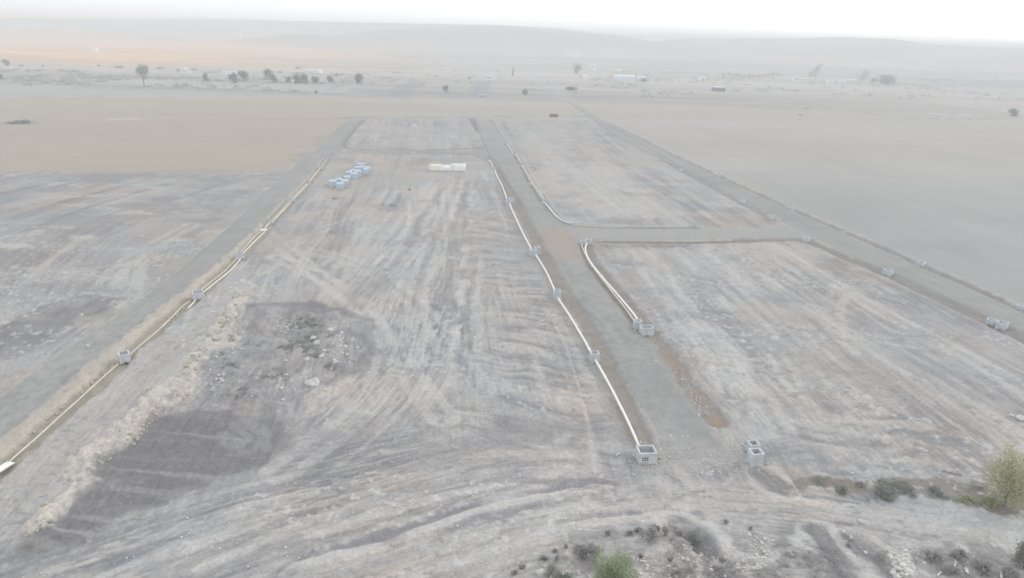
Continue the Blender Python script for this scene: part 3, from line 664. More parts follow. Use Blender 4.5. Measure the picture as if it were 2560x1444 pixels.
# ------------------------------------------------------------------ gravel roads
def gravel_mat():
    m, nt, b = nodes('compacted_gravel')
    geo = nt.nodes.new('ShaderNodeNewGeometry')
    at = nt.nodes.new('ShaderNodeAttribute'); at.attribute_name = 'albedo'
    n = nt.nodes.new('ShaderNodeTexNoise'); n.inputs['Scale'].default_value = 7.0; n.inputs['Detail'].default_value = 6; n.inputs['Roughness'].default_value = 0.7
    nt.links.new(geo.outputs['Position'], n.inputs['Vector'])
    mr = nt.nodes.new('ShaderNodeMapRange'); mr.inputs[1].default_value = 0.3; mr.inputs[2].default_value = 0.7; mr.inputs[3].default_value = 0.86; mr.inputs[4].default_value = 1.14
    nt.links.new(n.outputs['Fac'], mr.inputs[0])
    vo = nt.nodes.new('ShaderNodeTexVoronoi'); vo.inputs['Scale'].default_value = 2.2
    nt.links.new(geo.outputs['Position'], vo.inputs['Vector'])
    st = nt.nodes.new('ShaderNodeMapRange'); st.inputs[1].default_value = 0.12; st.inputs[2].default_value = 0.17; st.inputs[3].default_value = 0.32; st.inputs[4].default_value = 0.0
    nt.links.new(vo.outputs['Distance'], st.inputs[0])
    wn_ = nt.nodes.new('ShaderNodeTexNoise'); wn_.inputs['Scale'].default_value = 0.5
    nt.links.new(geo.outputs['Position'], wn_.inputs['Vector'])
    g = nt.nodes.new('ShaderNodeMapRange'); g.inputs[1].default_value = 0.45; g.inputs[2].default_value = 0.65
    nt.links.new(wn_.outputs['Fac'], g.inputs[0])
    ml = nt.nodes.new('ShaderNodeMath'); ml.operation = 'MULTIPLY'; nt.links.new(st.outputs[0], ml.inputs[0]); nt.links.new(g.outputs[0], ml.inputs[1])
    ad = nt.nodes.new('ShaderNodeMath'); ad.operation = 'ADD'; nt.links.new(mr.outputs[0], ad.inputs[0]); nt.links.new(ml.outputs[0], ad.inputs[1])
    mx = nt.nodes.new('ShaderNodeVectorMath'); mx.operation = 'SCALE'
    nt.links.new(at.outputs['Color'], mx.inputs[0]); nt.links.new(ad.outputs[0], mx.inputs['Scale'])
    nt.links.new(mx.outputs[0], b.inputs['Base Color']); b.inputs['Roughness'].default_value = 0.97
    b.inputs['Specular IOR Level'].default_value = 0.08
    bp = nt.nodes.new('ShaderNodeBump'); bp.inputs['Strength'].default_value = 0.4; bp.inputs['Distance'].default_value = 0.05
    nt.links.new(n.outputs['Fac'], bp.inputs['Height']); nt.links.new(bp.outputs[0], b.inputs['Normal'])
    return m
M_GRAVEL = gravel_mat()
def resample(pl, n):
    s = np.concatenate([[0], np.cumsum(np.linalg.norm(np.diff(pl, axis=0), axis=1))])
    t = np.linspace(0, s[-1], n); return np.stack([np.interp(t, s, pl[:, 0]), np.interp(t, s, pl[:, 1])], 1)
def road(key, lift):
    r = ROADS[key]
    # resample by matching vertex parameter so that both edges stay paired
    def param(pl, n):
        t = np.linspace(0, len(pl) - 1, n); i = np.arange(len(pl))
        return np.stack([np.interp(t, i, pl[:, 0]), np.interp(t, i, pl[:, 1])], 1)
    n = 520 if key in ('left', 'main', 'right') else 220
    L = param(catmull_n(r['Lw'], 12), n); R_ = param(catmull_n(r['Rw'], 12), n)
    m = 34
    u = np.linspace(0, 1, m)
    d = R_ - L; w = np.linalg.norm(d, axis=1)[:, None]
    jl = fbm(L[:, 0] / 1.3, L[:, 1] / 1.3, 161, 3)[:, None] * 0.42 / w; jr = fbm(R_[:, 0] / 1.3, R_[:, 1] / 1.3, 162, 3)[:, None] * 0.42 / w
    U = jl + (1 + jr - jl) * u[None, :]
    X = L[:, 0:1] + d[:, 0:1] * U; Y = L[:, 1:2] + d[:, 1:2] * U
    Zt = GZ(X, Y).reshape(X.shape)
    rad = np.hypot(X, Y)
    edge = np.minimum(u, 1 - u)[None, :] * w
    vv = np.linspace(0, 1, n)[:, None]
    endd = np.minimum(vv * (40 if key in ('left', 'right') else 25), (1 - vv) * 26)
    rag = 0.5 + 0.5 * fbm(X / 0.9, Y / 0.9, 163, 3)
    dip = np.clip(1.0 - np.minimum(edge / 0.9, endd) - 0.55 * (rag - .2), 0, 1)
    Z = Zt + lift + 0.00035 * rad * sstep(90, 200, rad) - dip * (0.14 + lift + 0.0005 * rad)
    c = np.tile(np.array([0.325, 0.321, 0.306]), (X.size, 1))
    xf, yf = X.ravel(), Y.ravel(); al = xf * RD[0] + yf * RD[1]; ac = xf * RD[1] - yf * RD[0]
    if key in ('lower', 'upper'): al, ac = ac, al
    trk = fbm(ac / 0.9, al / 30, 171, 2)
    c *= (1 + 0.07 * fbm(xf / 12, yf / 12, 172, 3) + 0.06 * trk)[:, None]
    nearm = 1 - sstep(70, 110, rad.ravel())
    c *= (1 + 0.22 * nearm * fbm(xf / 0.6, yf / 0.6, 173, 3) + 0.10 * fbm(xf / 3, yf / 3, 178, 3))[:, None]
    for off in (-1.9, -0.2, 0.2, 1.9): pass
    um = np.tile(u, n); lane = np.maximum(np.exp(-((um - .36) * w.repeat(m) / .35) ** 2), np.exp(-((um - .64) * w.repeat(m) / .35) ** 2))
    c = mixc(c, (0.40, 0.39, 0.37), lane * 0.35 * sstep(-.4, .3, fbm(al / 9, ac / 5, 179, 2)))
    redp = polymask(xf + 2 * fbm(xf / 5, yf / 5, 174, 2), yf + 2 * fbm(xf / 5, yf / 5, 175, 2), [(1330,590),(1380,575),(1445,577),(1450,600),(1462,640),(1400,645),(1350,640),(1335,615)], 4.0)
    c = mixc(c, (0.42, 0.325, 0.255), redp * 0.7)
    if key == 'lower': c = mixc(c, (0.385, 0.375, 0.355), np.full(len(c), .7))
    if key == 'main':
        e = sstep(P(1700, 1090)[1] + 2, P(1700, 1150)[1], yf)
        c = mixc(c, (0.29, 0.31, 0.29), (1 - sstep(62, 72, yf)) * 0.6 * np.clip(.6 + .8 * fbm(xf / 3, yf / 3, 176, 2), 0, 1))
    gc = terrain(X, Y)[1] / TINT[None, :]
    bl = np.clip(np.minimum(edge / 1.1, endd * 0.6) + 0.9 * (rag - .5), 0, 1).ravel()[:, None]
    bl = bl * (1 - 0.35 * sstep(.1, .5, fbm(X / 2.5, Y / 2.5, 177, 3)).ravel()[:, None])
    c = c * bl + gc * (1 - bl)
    me = grid_mesh('gravel_road', X, Y, Z, np.clip(c * TINT[None, :] * 0.98, .05, .7))
    o = mesh_obj('gravel_road', me, M_GRAVEL); tag(o, kind='structure'); return o
def catmull_n(pl, per):
    out = []; n = len(pl)
    for i in range(n - 1):
        p0 = pl[max(i - 1, 0)]; p1 = pl[i]; p2 = pl[i + 1]; p3 = pl[min(i + 2, n - 1)]
        for k in range(per):
            t = k / per
            out.append(0.5 * ((2 * p1) + (-p0 + p2) * t + (2 * p0 - 5 * p1 + 4 * p2 - p3) * t * t + (-p0 + 3 * p1 - 3 * p2 + p3) * t ** 3))
    out.append(pl[-1]); return np.array(out)
road('left', 0.06); road('main', 0.066); road('right', 0.06); road('lower', 0.045); road('upper', 0.045)

# ------------------------------------------------------------------ precast concrete chambers
def panel_bm(bm, outline, axis, at, th):
    """outline (u, z) polygon extruded by th; axis 'x': panel plane faces x, u=y; axis 'y': u=x"""
    def V(u, z, k):
        return (at + k, u, z) if axis == 'x' else (u, at + k, z)
    a = [bm.verts.new(V(u, z, 0)) for u, z in outline]; b = [bm.verts.new(V(u, z, th)) for u, z in outline]
    n = len(outline)
    bm.faces.new(a); bm.faces.new(b[::-1])
    for i in range(n): bm.faces.new((a[i], b[i], b[(i + 1) % n], a[(i + 1) % n]))
def finish(bm, name, bevel=0):
    bmesh.ops.recalc_face_normals(bm, faces=bm.faces)
    if bevel:
        bmesh.ops.bevel(bm, geom=[e for e in bm.edges if e.calc_face_angle(0) > 0.9], offset=bevel, segments=1, affect='EDGES')
    me = bpy.data.meshes.new(name); bm.to_mesh(me); bm.free(); return me
def box_bm(bm, x0, x1, y0, y1, z0, z1):
    vs = [bm.verts.new(p) for p in ((x0,y0,z0),(x1,y0,z0),(x1,y1,z0),(x0,y1,z0),(x0,y0,z1),(x1,y0,z1),(x1,y1,z1),(x0,y1,z1))]
    for f in ((0,3,2,1),(4,5,6,7),(0,1,5,4),(1,2,6,5),(2,3,7,6),(3,0,4,7)): bm.faces.new([vs[i] for i in f])
def box_mesh(name, x0, x1, y0, y1, z0, z1, bevel=0):
    bm = bmesh.new(); box_bm(bm, x0, x1, y0, y1, z0, z1); return finish(bm, name, bevel)
_chcache = {}
def chamber_meshes(w, d, h, t, notch):
    key = (round(w, 2), round(d, 2), round(h, 2), t, notch)
    if key in _chcache: return _chcache[key]
    nw, nh = min(w, d) * 0.16, h * 0.15
    def outl(L, nt):
        if nt: return [(-L/2,0),(-nw,0),(-nw,nh*.75),(-nw*.6,nh),(nw*.6,nh),(nw,nh*.75),(nw,0),(L/2,0),(L/2,h),(-L/2,h)]
        return [(-L/2,0),(L/2,0),(L/2,h),(-L/2,h)]
    res = []
    for axis, at in (('y', -d/2), ('y', d/2 - t)):
        bm = bmesh.new(); panel_bm(bm, outl(w, notch), axis, at, t); res.append(('wall_panel', finish(bm, 'wall_panel', 0.018)))
    for axis, at in (('x', -w/2), ('x', w/2 - t)):
        bm = bmesh.new(); panel_bm(bm, outl(d - 2*t - 0.006, notch), axis, at, t); res.append(('wall_panel', finish(bm, 'wall_panel', 0.012)))
    res.append(('base_slab', box_mesh('base_slab', -w/2 + t + .01, w/2 - t - .01, -d/2 + t + .01, d/2 - t - .01, 0.02, 0.14)))
    _chcache[key] = res; return res
def chamber(x, y, w, d, h, rz, label, t=0.13, notch=True, sink=0.12, mat=None, group='precast concrete chambers', knock=False, z=None):
    z = float(np.mean(GZ([x - 1.7, x + 1.7, x], [y, y, y]))) - sink if z is None else z
    o = empty('concrete_chamber', (x, y, z), rz, label=label, cat='concrete chamber', group=group)
    for nm, me in chamber_meshes(w, d, h, t, notch):
        mesh_obj(nm, me, mat or M_CONC, o)
    if knock:   # knock-out discs where pipes may enter
        for rr_ in range(2):
            for cc_ in range(3):
                bm = bmesh.new(); bmesh.ops.create_cone(bm, cap_ends=True, segments=12, radius1=0.06, radius2=0.06, depth=0.03)
                me = finish(bm, 'knockout')
                k = mesh_obj('knockout', me, M_HOLE, o); k.rotation_euler = (math.pi/2, 0, 0); k.location = (-0.38 + 0.17 * cc_, -d/2 - 0.004, h*0.52 + 0.17 * rr_ - .06)
    return o
RA = math.atan2(-RD[0], RD[1])    # heading of the roads
CH_POLY = []
def ch(px, py, wpx, hpx, label, rz=0.0, ratio=1.0, **k):
    """px, py: the middle of the front foot in the photo, width and height in photo pixels"""
    x, y = P(px, py); m = mpp(px, py)
    if wpx < 20: wpx *= 1.15; hpx *= 1.12
    w = wpx * m; dep = math.atan2(CAM_H, math.hypot(x, y))
    h = hpx * m / math.cos(dep)
    d = w * ratio
    if wpx >= 12: q_ = wpx * 1.0; CH_POLY.append([(px - q_, py - hpx * .5), (px + q_, py - hpx * .5), (px + q_, py + hpx * .45), (px - q_, py + hpx * .45)])
    return chamber(x, y + d / 2, w, d, h, rz, label, **k)
B1 = ch(1617, 1160, 46, 30, 'widest near chamber, with knock-out holes, at the near end of the single white pipe', RA - .02, 0.85, knock=True)
ch(1486, 908, 22, 27, 'square open chamber standing in the soil trench beside the single thick white pipe', RA, 0.95)
ch(1392, 748, 16, 20, 'open chamber astride the single white pipe, first one beyond the knee bend halfway up', RA, 0.9)
ch(1333, 641, 14, 16, 'front one of two touching chambers left of the reddish road junction', RA + .3, 0.9)
ch(1343, 634, 12, 17, 'rear one of two touching chambers left of the reddish road junction', RA, 0.9)
ch(1271, 510, 11, 10, 'front one of two small chambers on the middle road edge above the junction', RA + .3, 0.9)
ch(1279, 503, 11, 10, 'rear one of two small chambers on the middle road edge above the junction', RA, 0.9)
ch(1234, 427, 10, 9, 'small chamber where the pipe trench rounds the corner right of the white pipe stack', RA, 0.9)
ch(1205, 394, 10, 6, 'pale low chamber on the corner of the upper cross road, beyond the white pipe stack', RA, 0.9)
ch(1031, 387, 9, 6, 'tiny pale chamber halfway along the upper cross road', 0, 0.9)
ch(859, 382, 7, 5, 'tiny white chamber at the left end of the upper cross road', 0, 0.9)
ch(882, 364, 8, 4, 'tiny white chamber inside the far left corner plot', 0, 0.9)
ch(1885, 1136, 27, 26, 'rear one of the two tall open chambers standing alone right of the main road end', RA + .12, 1.0, t=0.12)
ch(1890, 1168, 31, 36, 'front one of the two tall open chambers standing alone right of the main road end', RA + .08, 0.95, t=0.12)
ch(1594, 823, 17, 22, 'narrow chamber at the near end of the twin white pipes', RA, 0.8)
ch(1617, 837, 32, 20, 'wide chamber with notched foot touching the narrow one at the end of the twin pipes', RA + .06, 0.7)
ch(1458, 611, 13, 11, 'left one of the two chambers at the corner where the twin pipes start', RA + .2, 0.9)
ch(1473, 609, 13, 11, 'right one of the two chambers at the corner where the twin pipes start', RA, 0.9)
ch(1437, 563, 12, 9, 'bluish chamber where the thin double pipe bends into the lower cross road', RA, 0.9)
ch(1360, 510, 8, 7, 'small chamber on the thin double pipe right of the middle road, nearest the bend', RA, 0.9)
ch(1326, 463, 7, 6, 'small chamber on the thin double pipe, second above the bend', RA, 0.9)
ch(1304, 418, 8, 5, 'small chamber on the thin double pipe, third above the bend', RA, 0.9)
ch(1286, 389, 7, 5, 'small chamber on the thin double pipe, fourth above the bend', RA, 0.9)
ch(1263, 362, 7, 5, 'small chamber at the far end of the thin double pipe', RA, 0.9)
ch(305, 908, 25, 22, 'pale square chamber on the left trench, nearest to the camera', RA + .5, 1.15)
ch(490, 748, 27, 18, 'bluish wide chamber on the left trench, second from the camera', RA + .45, 1.0)
ch(597, 644, 17, 13, 'chamber on the left trench, third from the camera', RA + .45, 1.0)
ch(677, 557, 9, 7, 'small chamber on the left trench just beyond the white plate', RA + .4, 1.0)
ch(729, 503, 11, 8, 'small chamber on the left trench, second beyond the white plate', RA + .4, 1.0)
ch(768, 461, 11, 6, 'brownish half-sunk chamber on the left trench, third beyond the white plate', RA + .4, 1.0, sink=.5)
ch(801, 422, 10, 7, 'small chamber on the left trench near its far end', RA + .4, 1.0)
ch(2483, 810, 22, 13, 'left one of two touching chambers at the right frame edge beside the right road', RA + .6, 0.9)
ch(2511, 821, 28, 17, 'right one of two touching chambers at the right frame edge beside the right road', RA + .6, 0.8)
ch(2224, 687, 19, 13, 'single chamber in the ditch of the right road, midway from junction to frame edge', RA + .55, 0.9)
ch(2018, 602, 16, 9, 'pale chamber at the right end of the lower cross road ditch', RA + .3, 0.8)
ch(1929, 548, 14, 10, 'chamber on the corner above the lower cross road, where it meets the right road', RA + .5, 0.9)
ch(1856, 508, 12, 8, 'chamber on the near side of the right road, next above the corner one', RA + .5, 0.9)
ch(1703, 428, 10, 6, 'bluish small chamber far up the near side of the right road', RA + .4, 0.9)
ch(1798, 439, 13, 7, 'far chamber on the field side of the right road, upper one', RA + .5, 0.9, sink=.3)
ch(1787, 435, 9, 5, 'flat pale chamber touching the upper one on the field side of the right road', RA + .5, 0.9, sink=.3)
ch(1968, 521, 9, 5, 'small left one of the pair on the field side of the right road', RA + .5, 0.9, sink=.2)
ch(1980, 525, 14, 8, 'larger right one of the pair on the field side of the right road', RA + .5, 0.9, sink=.2)
ch(2111, 580, 18, 5, 'low pale chamber on the field side of the right road past the junction', RA + .5, 0.7, sink=.4)
ch(2306, 665, 19, 10, 'chamber on the field side of the right road opposite the single ditch chamber', RA + .55, 0.8, sink=.2)
ch(2554, 773, 14, 10, 'chamber cut by the right frame edge on the field side of the right road', RA + .6, 0.9)

# stock of chambers waiting beside the left trench
stock = [(830,468,15,13,'nearest the left trench'),(848,473,15,12,'lowest and nearest the camera'),(860,466,16,12,'right end of the front row'),(846,462,12,12,'in the middle of the front row'),
         (866,452,14,9,'flat pale slab-like, between front and middle rows'),(871,440,13,9,'left end of the middle row'),(881,436,13,9,'upper left of the middle row'),
         (884,447,15,12,'large one in front of the middle row'),(893,441,15,12,'right end of the middle row'),(892,428,13,9,'left end of the back row'),
         (905,427,13,9,'in the middle of the back row'),(913,436,13,12,'standing apart at the right of the back row'),(917,428,14,9,'right end of the back row'),(901,416,22,7,'farthest, long and low behind the back row')]
for px, py, w, h, t in stock:
    c_ = ch(px, py, w, h, 'blue-grey chamber in the stock pile, ' + t, 0.35, 1.25 if w < 20 else .6, mat=M_CONC2, notch=False, sink=0.02, group='blue-grey chambers in the stock pile')
    c_.location.z += max(v.co.z for q_ in c_.children for v in q_.data.vertices); c_.rotation_euler.x = math.pi      # stored upside down
ch(845, 452, 9, 9, 'blue-grey chamber standing up behind the front row of the stock pile', 0.3, 1.0, mat=M_CONC2, notch=False, sink=0.02, group='blue-grey chambers in the stock pile')

# ------------------------------------------------------------------ pipes
def tube_mesh(name, path, r, seg=8):
    path = np.asarray(path); n = len(path)
    tan = np.gradient(path, axis=0); tan /= np.linalg.norm(tan, axis=1)[:, None] + 1e-9
    up = np.array([0, 0, 1.0]); sx = np.cross(tan, up); sx /= np.linalg.norm(sx, axis=1)[:, None] + 1e-9
    uy = np.cross(sx, tan)
    rr_ = np.full(n, r) if np.isscalar(r) else np.asarray(r)
    vs = []; fs = []
    for i in range(n):
        for k in range(seg):
            a = 2 * math.pi * k / seg
            vs.append(tuple(path[i] + rr_[i] * (math.cos(a) * sx[i] + math.sin(a) * uy[i])))
    for i in range(n - 1):
        for k in range(seg):
            k2 = (k + 1) % seg
            fs.append((i*seg+k, i*seg+k2, (i+1)*seg+k2, (i+1)*seg+k))
    fs.append(tuple(range(seg))[::-1]); fs.append(tuple((n-1)*seg + k for k in range(seg)))
    me = bpy.data.meshes.new(name); me.from_pydata(vs, [], fs); me.update()
    me.polygons.foreach_set('use_smooth', np.ones(len(me.polygons), bool)); return me
def pipe(pts, r, mat, label, group='white drain pipes laid beside the roads', couple=True, lift=0.25):
    p = catmull([P(*q) for q in pts], 1.2)
    z = GZ(p[:, 0], p[:, 1]); r = r * (0.72 if 'left trench' in label or 'double' in label else 0.9)
    zs = np.convolve(np.pad(z, 3, mode='edge'), np.ones(7) / 7, 'valid') + r + lift
    zs[0] -= 0.02
    base = Vector((p[0, 0], p[0, 1], zs[0]))
    o = empty('drain_pipe', base, 0, label=label, cat='pipe', group=group)
    loc = np.column_stack([p[:, 0] - base.x, p[:, 1] - base.y, zs - base.z])
    mesh_obj('barrel', tube_mesh('barrel', loc, r), mat, o)
    if couple:
        s = np.concatenate([[0], np.cumsum(np.linalg.norm(np.diff(loc, axis=0), axis=1))])
        bm = bmesh.new(); bmesh.ops.create_cone(bm, cap_ends=True, segments=10, radius1=r * 1.22, radius2=r * 1.22, depth=0.22)
        me = finish(bm, 'coupling'); me.materials.append(mat)
        t = 5.8
        while t < s[-1] - 2:
            c = Vector([float(np.interp(t, s, loc[:, k])) for k in range(3)]); c2 = Vector([float(np.interp(t + .3, s, loc[:, k])) for k in range(3)])
            q = mesh_obj('coupling', me, mat, o); q.location = c; q.rotation_euler = (c2 - c).to_track_quat('Z', 'Y').to_euler()
            t += 6.0
    return o
pipe([(1597,1120),(1570,1060),(1540,1000),(1510,945),(1479,893),(1455,850),(1420,792),(1394,752)], .125, M_WHITE, 'thick white pipe running up from the widest near chamber past the trench chamber')
pipe([(1388,736),(1368,690),(1352,662),(1339,643)], .12, M_WHITE, 'white pipe section between the two touching chambers and the bend chamber on the middle road')
pipe([(1329,630),(1308,590),(1292,555),(1280,528),(1274,512)], .12, M_WHITE, 'white pipe section left of the road just above the reddish junction')
pipe([(1267,500),(1256,468),(1242,442),(1238,430)], .12, M_WHITE, 'white pipe section farther up the middle road, below the corner chamber')
pipe([(1232,420),(1228,409),(1221,402)], .12, M_WHITE, 'short curved white pipe at the corner of the upper cross road')
pipe([(1454,612),(1459,628),(1475,660),(1505,700),(1540,745),(1566,778),(1589,812)], .10, M_CREAM, 'thinner cream-tinted pipe, left one of the twin pipes beside the middle road')
pipe([(1467,610),(1463,622),(1467,640),(1480,664),(1514,706),(1550,748),(1582,787),(1596,808)], .13, M_WHITE, 'thicker white pipe, right one of the twin pipes beside the middle road')
pipe([(1480,604),(1520,601),(1600,602),(1720,603),(1830,601)], .06, M_CREAM, 'thin pale pipe lying along the ditch of the lower cross road', couple=False)
pipe([(1431,560),(1404,552),(1385,536),(1372,520),(1361,508)], .12, M_WHITE, 'white pipe bending from the middle road into the lower cross road')
pipe([(1358,503),(1345,484),(1333,466),(1327,455)], .10, M_CREAM, 'outer pipe of the thin double run, lowest section')
pipe([(1361,500),(1350,484),(1337,466),(1330,455)], .10, M_WHITE, 'inner pipe of the thin double run, lowest section')
pipe([(1325,455),(1317,440),(1308,425),(1304,415)], .10, M_CREAM, 'outer pipe of the thin double run, middle section', couple=False)
pipe([(1329,455),(1321,440),(1312,425),(1307,413)], .10, M_WHITE, 'inner pipe of the thin double run, middle section', couple=False)
pipe([(1301,410),(1294,398),(1288,388)], .10, M_CREAM, 'outer pipe of the thin double run, upper section', couple=False)
pipe([(1304,410),(1297,398),(1291,388)], .10, M_WHITE, 'inner pipe of the thin double run, upper section', couple=False)
pipe([(1282,384),(1273,370),(1266,360)], .09, M_WHITE, 'farthest visible pipe section right of the middle road', couple=False)
pipe([(1440,565),(1500,570),(1600,568),(1720,568)], .06, M_CREAM, 'thin pale pipe along the upper edge of the lower cross road', couple=False, lift=0.3)
G2 = 'pipes in the long left trench'
pipe([(20,1166),(55,1134),(100,1094),(150,1046),(200,1000),(250,953),(296,912)], .085, M_CREAM, 'cream pipe in the left trench between the frame edge and its nearest chamber', G2)
pipe([(318,896),(350,866),(390,832),(430,793),(458,764),(476,752)], .085, M_CREAM, 'cream pipe in the left trench between its nearest and second chamber', G2)
pipe([(470,772),(480,762),(488,752)], .09, M_WHITE, 'short white pipe end sticking out in front of the second left trench chamber', G2, couple=False)
pipe([(498,728),(530,702),(560,678),(583,655),(592,645)], .085, M_CREAM, 'left pipe of the pair between the second and third left trench chambers', G2)
pipe([(508,731),(540,707),(570,685),(592,662),(602,648)], .09, M_WHITE, 'right pipe of the pair between the second and third left trench chambers', G2)
pipe([(600,632),(618,612),(638,590),(655,578)], .085, M_CREAM, 'left pipe of the pair just below the white plate on the left trench', G2)
pipe([(608,632),(628,612),(648,592),(662,579)], .09, M_WHITE, 'right pipe of the pair just below the white plate on the left trench', G2)
pipe([(662,572),(668,564),(674,558)], .09, M_WHITE, 'short white pipe between the white plate and the small chamber on the left trench', G2, couple=False)
pipe([(680,550),(700,530),(716,512),(725,503)], .085, M_CREAM, 'left pipe of the pair third from the far end of the left trench', G2, couple=False)
pipe([(684,551),(705,530),(722,512),(730,503)], .085, M_WHITE, 'right pipe of the pair third from the far end of the left trench', G2, couple=False)
pipe([(731,496),(745,482),(757,470),(764,463)], .085, M_CREAM, 'left pipe of the pair second from the far end of the left trench', G2, couple=False)
pipe([(736,496),(750,482),(762,470),(768,463)], .085, M_WHITE, 'right pipe of the pair second from the far end of the left trench', G2, couple=False)
pipe([(773,455),(783,442),(792,430),(799,423)], .09, M_WHITE, 'white pipe just below the farthest chamber of the left trench', G2, couple=False)
pipe([(805,417),(812,406),(820,398)], .09, M_CREAM, 'short cream pipe beyond the farthest chamber of the left trench', G2, couple=False)
def slab(px, py, w, d, h, rz, mat, name, label, cat, z=0.05):
    x, y = P(px, py); g = GZ([x], [y])[0]
    me = box_mesh(name, -w/2, w/2, -d/2, d/2, 0, h, 0.01)
    o = mesh_obj(name, me, mat, None, (x, y, g + z), rz); tag(o, label, cat); return o
slab(659, 578, 1.0, 0.5, 0.12, 0.1, M_BRWHITE, 'white_plate', 'small bright white plate lying across the left trench', 'plate', .45)
# wide plate at lower left frame edge: two boards in a shallow tray shape
x0, y0 = P(6, 1178); tr = empty('white_sheet', (x0, y0, GZ([x0], [y0])[0] + .42), RA - .35, label='white sheet bridging the trench at the left frame edge', cat='sheet')
mesh_obj('panel', box_mesh('panel', -.25, .25, -.8, .8, 0, .03, .01), M_WHITE, tr)
for s in (-1, 1): mesh_obj('edge_strip', box_mesh('edge_strip', s*.28-.025, s*.28+.025, -.8, .8, -.03, .07, .01), M_WHITE, tr)

# stacked bundles of white pipes
def bundle(px0, px1, py, layers, mat, label, off=0.0, lay=0.3):
    xa, ya = P(px0, py); xb, yb = P(px1, py)
    L = math.hypot(xb - xa, yb - ya); rz = math.atan2(yb - ya, xb - xa)
    g = GZ([(xa + xb) / 2], [(ya + yb) / 2])[0]
    o = empty('pipe_bundle', ((xa + xb) / 2, (ya + yb) / 2 + off, g), rz, label=label, cat='pipe bundle', group='bundles of white pipes')
    r = .125
    me = tube_mesh('pipe', np.array([[-L/2, 0, 0], [-L/4, 0, 0], [0, 0, 0.0], [L/4, 0, 0], [L/2, 0, 0]]), r, 10)
    me.materials.append(mat)
    rows = 5
    for l in range(layers):
        for k in range(rows - (l % 2)):
            p = mesh_obj('pipe', me, mat, o)
            p.location = (rnd.uniform(-.12, .12), (k + (l % 2) * .5) * 2 * r * 1.01, r + 0.06 + l * r * 1.75)
            p.rotation_euler = (0, 0, rnd.uniform(-.012, .012))
    for q in range(4):
        p = mesh_obj('pipe', me, mat, o); p.location = (rnd.uniform(-.3, .3), rnd.uniform(.1, .9), r + 0.06 + layers * r * 1.75 + q * .03); p.rotation_euler = (0, rnd.uniform(-.03, .03), rnd.uniform(-.12, .12))
    for s in (-.32, .32):
        mesh_obj('timber_bearer', box_mesh('timber_bearer', s*L - .05, s*L + .05, -.15, rows*2*r, 0, .06), M_WOOD, o)
    return o
bundle(1076, 1104, 428, 5, M_WARMW, 'warm-tinted bundle at the left end of the bright white pipe stack')
bundle(1100, 1132, 428, 4, M_BRWHITE, 'lower middle bundle of the bright white pipe stack')
bundle(1130, 1164, 428, 6, M_BRWHITE, 'tallest bundle at the right end of the bright white pipe stack')

# ------------------------------------------------------------------ rocks
def rock_mesh(seed, sub=2, amp=0.22):
    bm = bmesh.new(); bmesh.ops.create_icosphere(bm, subdivisions=sub, radius=1.0)
    rg = random.Random(seed); off = Vector((rg.uniform(0, 50), rg.uniform(0, 50), rg.uniform(0, 50)))
    from mathutils import noise
    planes = [(Vector((rg.gauss(0,1), rg.gauss(0,1), rg.gauss(0,1))).normalized(), rg.uniform(.55, .85)) for _ in range(7)]
    for v in bm.verts:
        n = v.co.normalized(); v.co += n * amp * noise.noise(n * 1.7 + off) * 2 + n * amp * .5 * noise.noise(n * 5 + off)
        for pn, pd in planes:
            e = v.co.dot(pn) - pd
            if e > 0: v.co -= pn * e * .85
        v.co.z *= .72
    return finish(bm, 'rock')
ROCKS = [rock_mesh(s) for s in range(5)]
def rock(px, py, wpx, label, mat=None, k=0, cat='rock', hs=1.0, name='rock', group=None, ys=.8):
    x, y = P(px, py); w = wpx * mpp(px, py) / 2; g = GZ([x], [y])[0]
    me = ROCKS[k % 5] if mat is None else ROCKS[k % 5].copy()
    me.materials.clear() if mat is not None else None
    o = mesh_obj(name, me, mat or M_STONE, None, (x, y, g + w * .25 * hs), rnd.uniform(0, 6)); o.scale = (w, w * ys, w * hs)
    tag(o, label, cat, group); return o
rock(783, 962, 42, 'largest pale boulder, sunk in its own hollow in the rubble hollow', k=1, hs=.9)
rock(767, 948, 16, 'pale rock against the upper left of the largest boulder', k=2)
rock(812, 978, 14, 'flat pale stone just below right of the largest boulder', k=4)
rock(840, 915, 20, 'upright white rock at the right side of the rubble hollow', k=3, hs=1.1)
rock(836, 908, 13, 'white rock touching the top of the upright white rock', k=0)
rock(768, 906, 17, 'round white rock straight above the largest boulder', k=0)
rock(805, 897, 16, 'pinkish rock in the middle of the rubble heap', k=2)
rock(788, 882, 7, 'small pale stone between the pinkish and the bluish rocks', k=1)
rock(792, 860, 20, 'bluish white rock in the upper rubble heap', k=4)
rock(783, 846, 18, 'dark-sided flat rock above the bluish white one', k=1, hs=.7)
rock(825, 828, 21, 'white rock at the top of the rubble heap', k=3)
rock(852, 870, 13, 'grey rock at the right rim of the rubble heap', k=2)
rock(750, 863, 8, 'small white stone left of the bluish white rock', k=0)
rock(817, 1050, 9, 'lone white stone on the track below the rubble hollow', k=0)
rock(219, 866, 12, 'lone pale rock on the verge left of the left road', k=3)
rock(309, 718 - 14, 8, 'lone white stone left of the left road, near the pale wash mark', k=1)
rock(204, 788, 12, 'pale stone in the dark patch left of the left road', k=4)
rock(1352, 1433, 28, 'bluish white boulder at the edge of the foreground scrub', k=3, hs=.9)
rock(2152, 1304, 16, 'white rock beside the pale track in the lower right', k=1)
rock(2128, 1340, 14, 'white stone, right one of two above the lower right gully', k=4)
rock(2108, 1332, 13, 'pale stone, left one of two above the lower right gully', k=2)
rock(2528, 1042, 16, 'white stone, left one of the pair at the right frame edge', k=1)
rock(2550, 1050, 26, 'white stone, larger right one of the pair at the right frame edge', k=2)
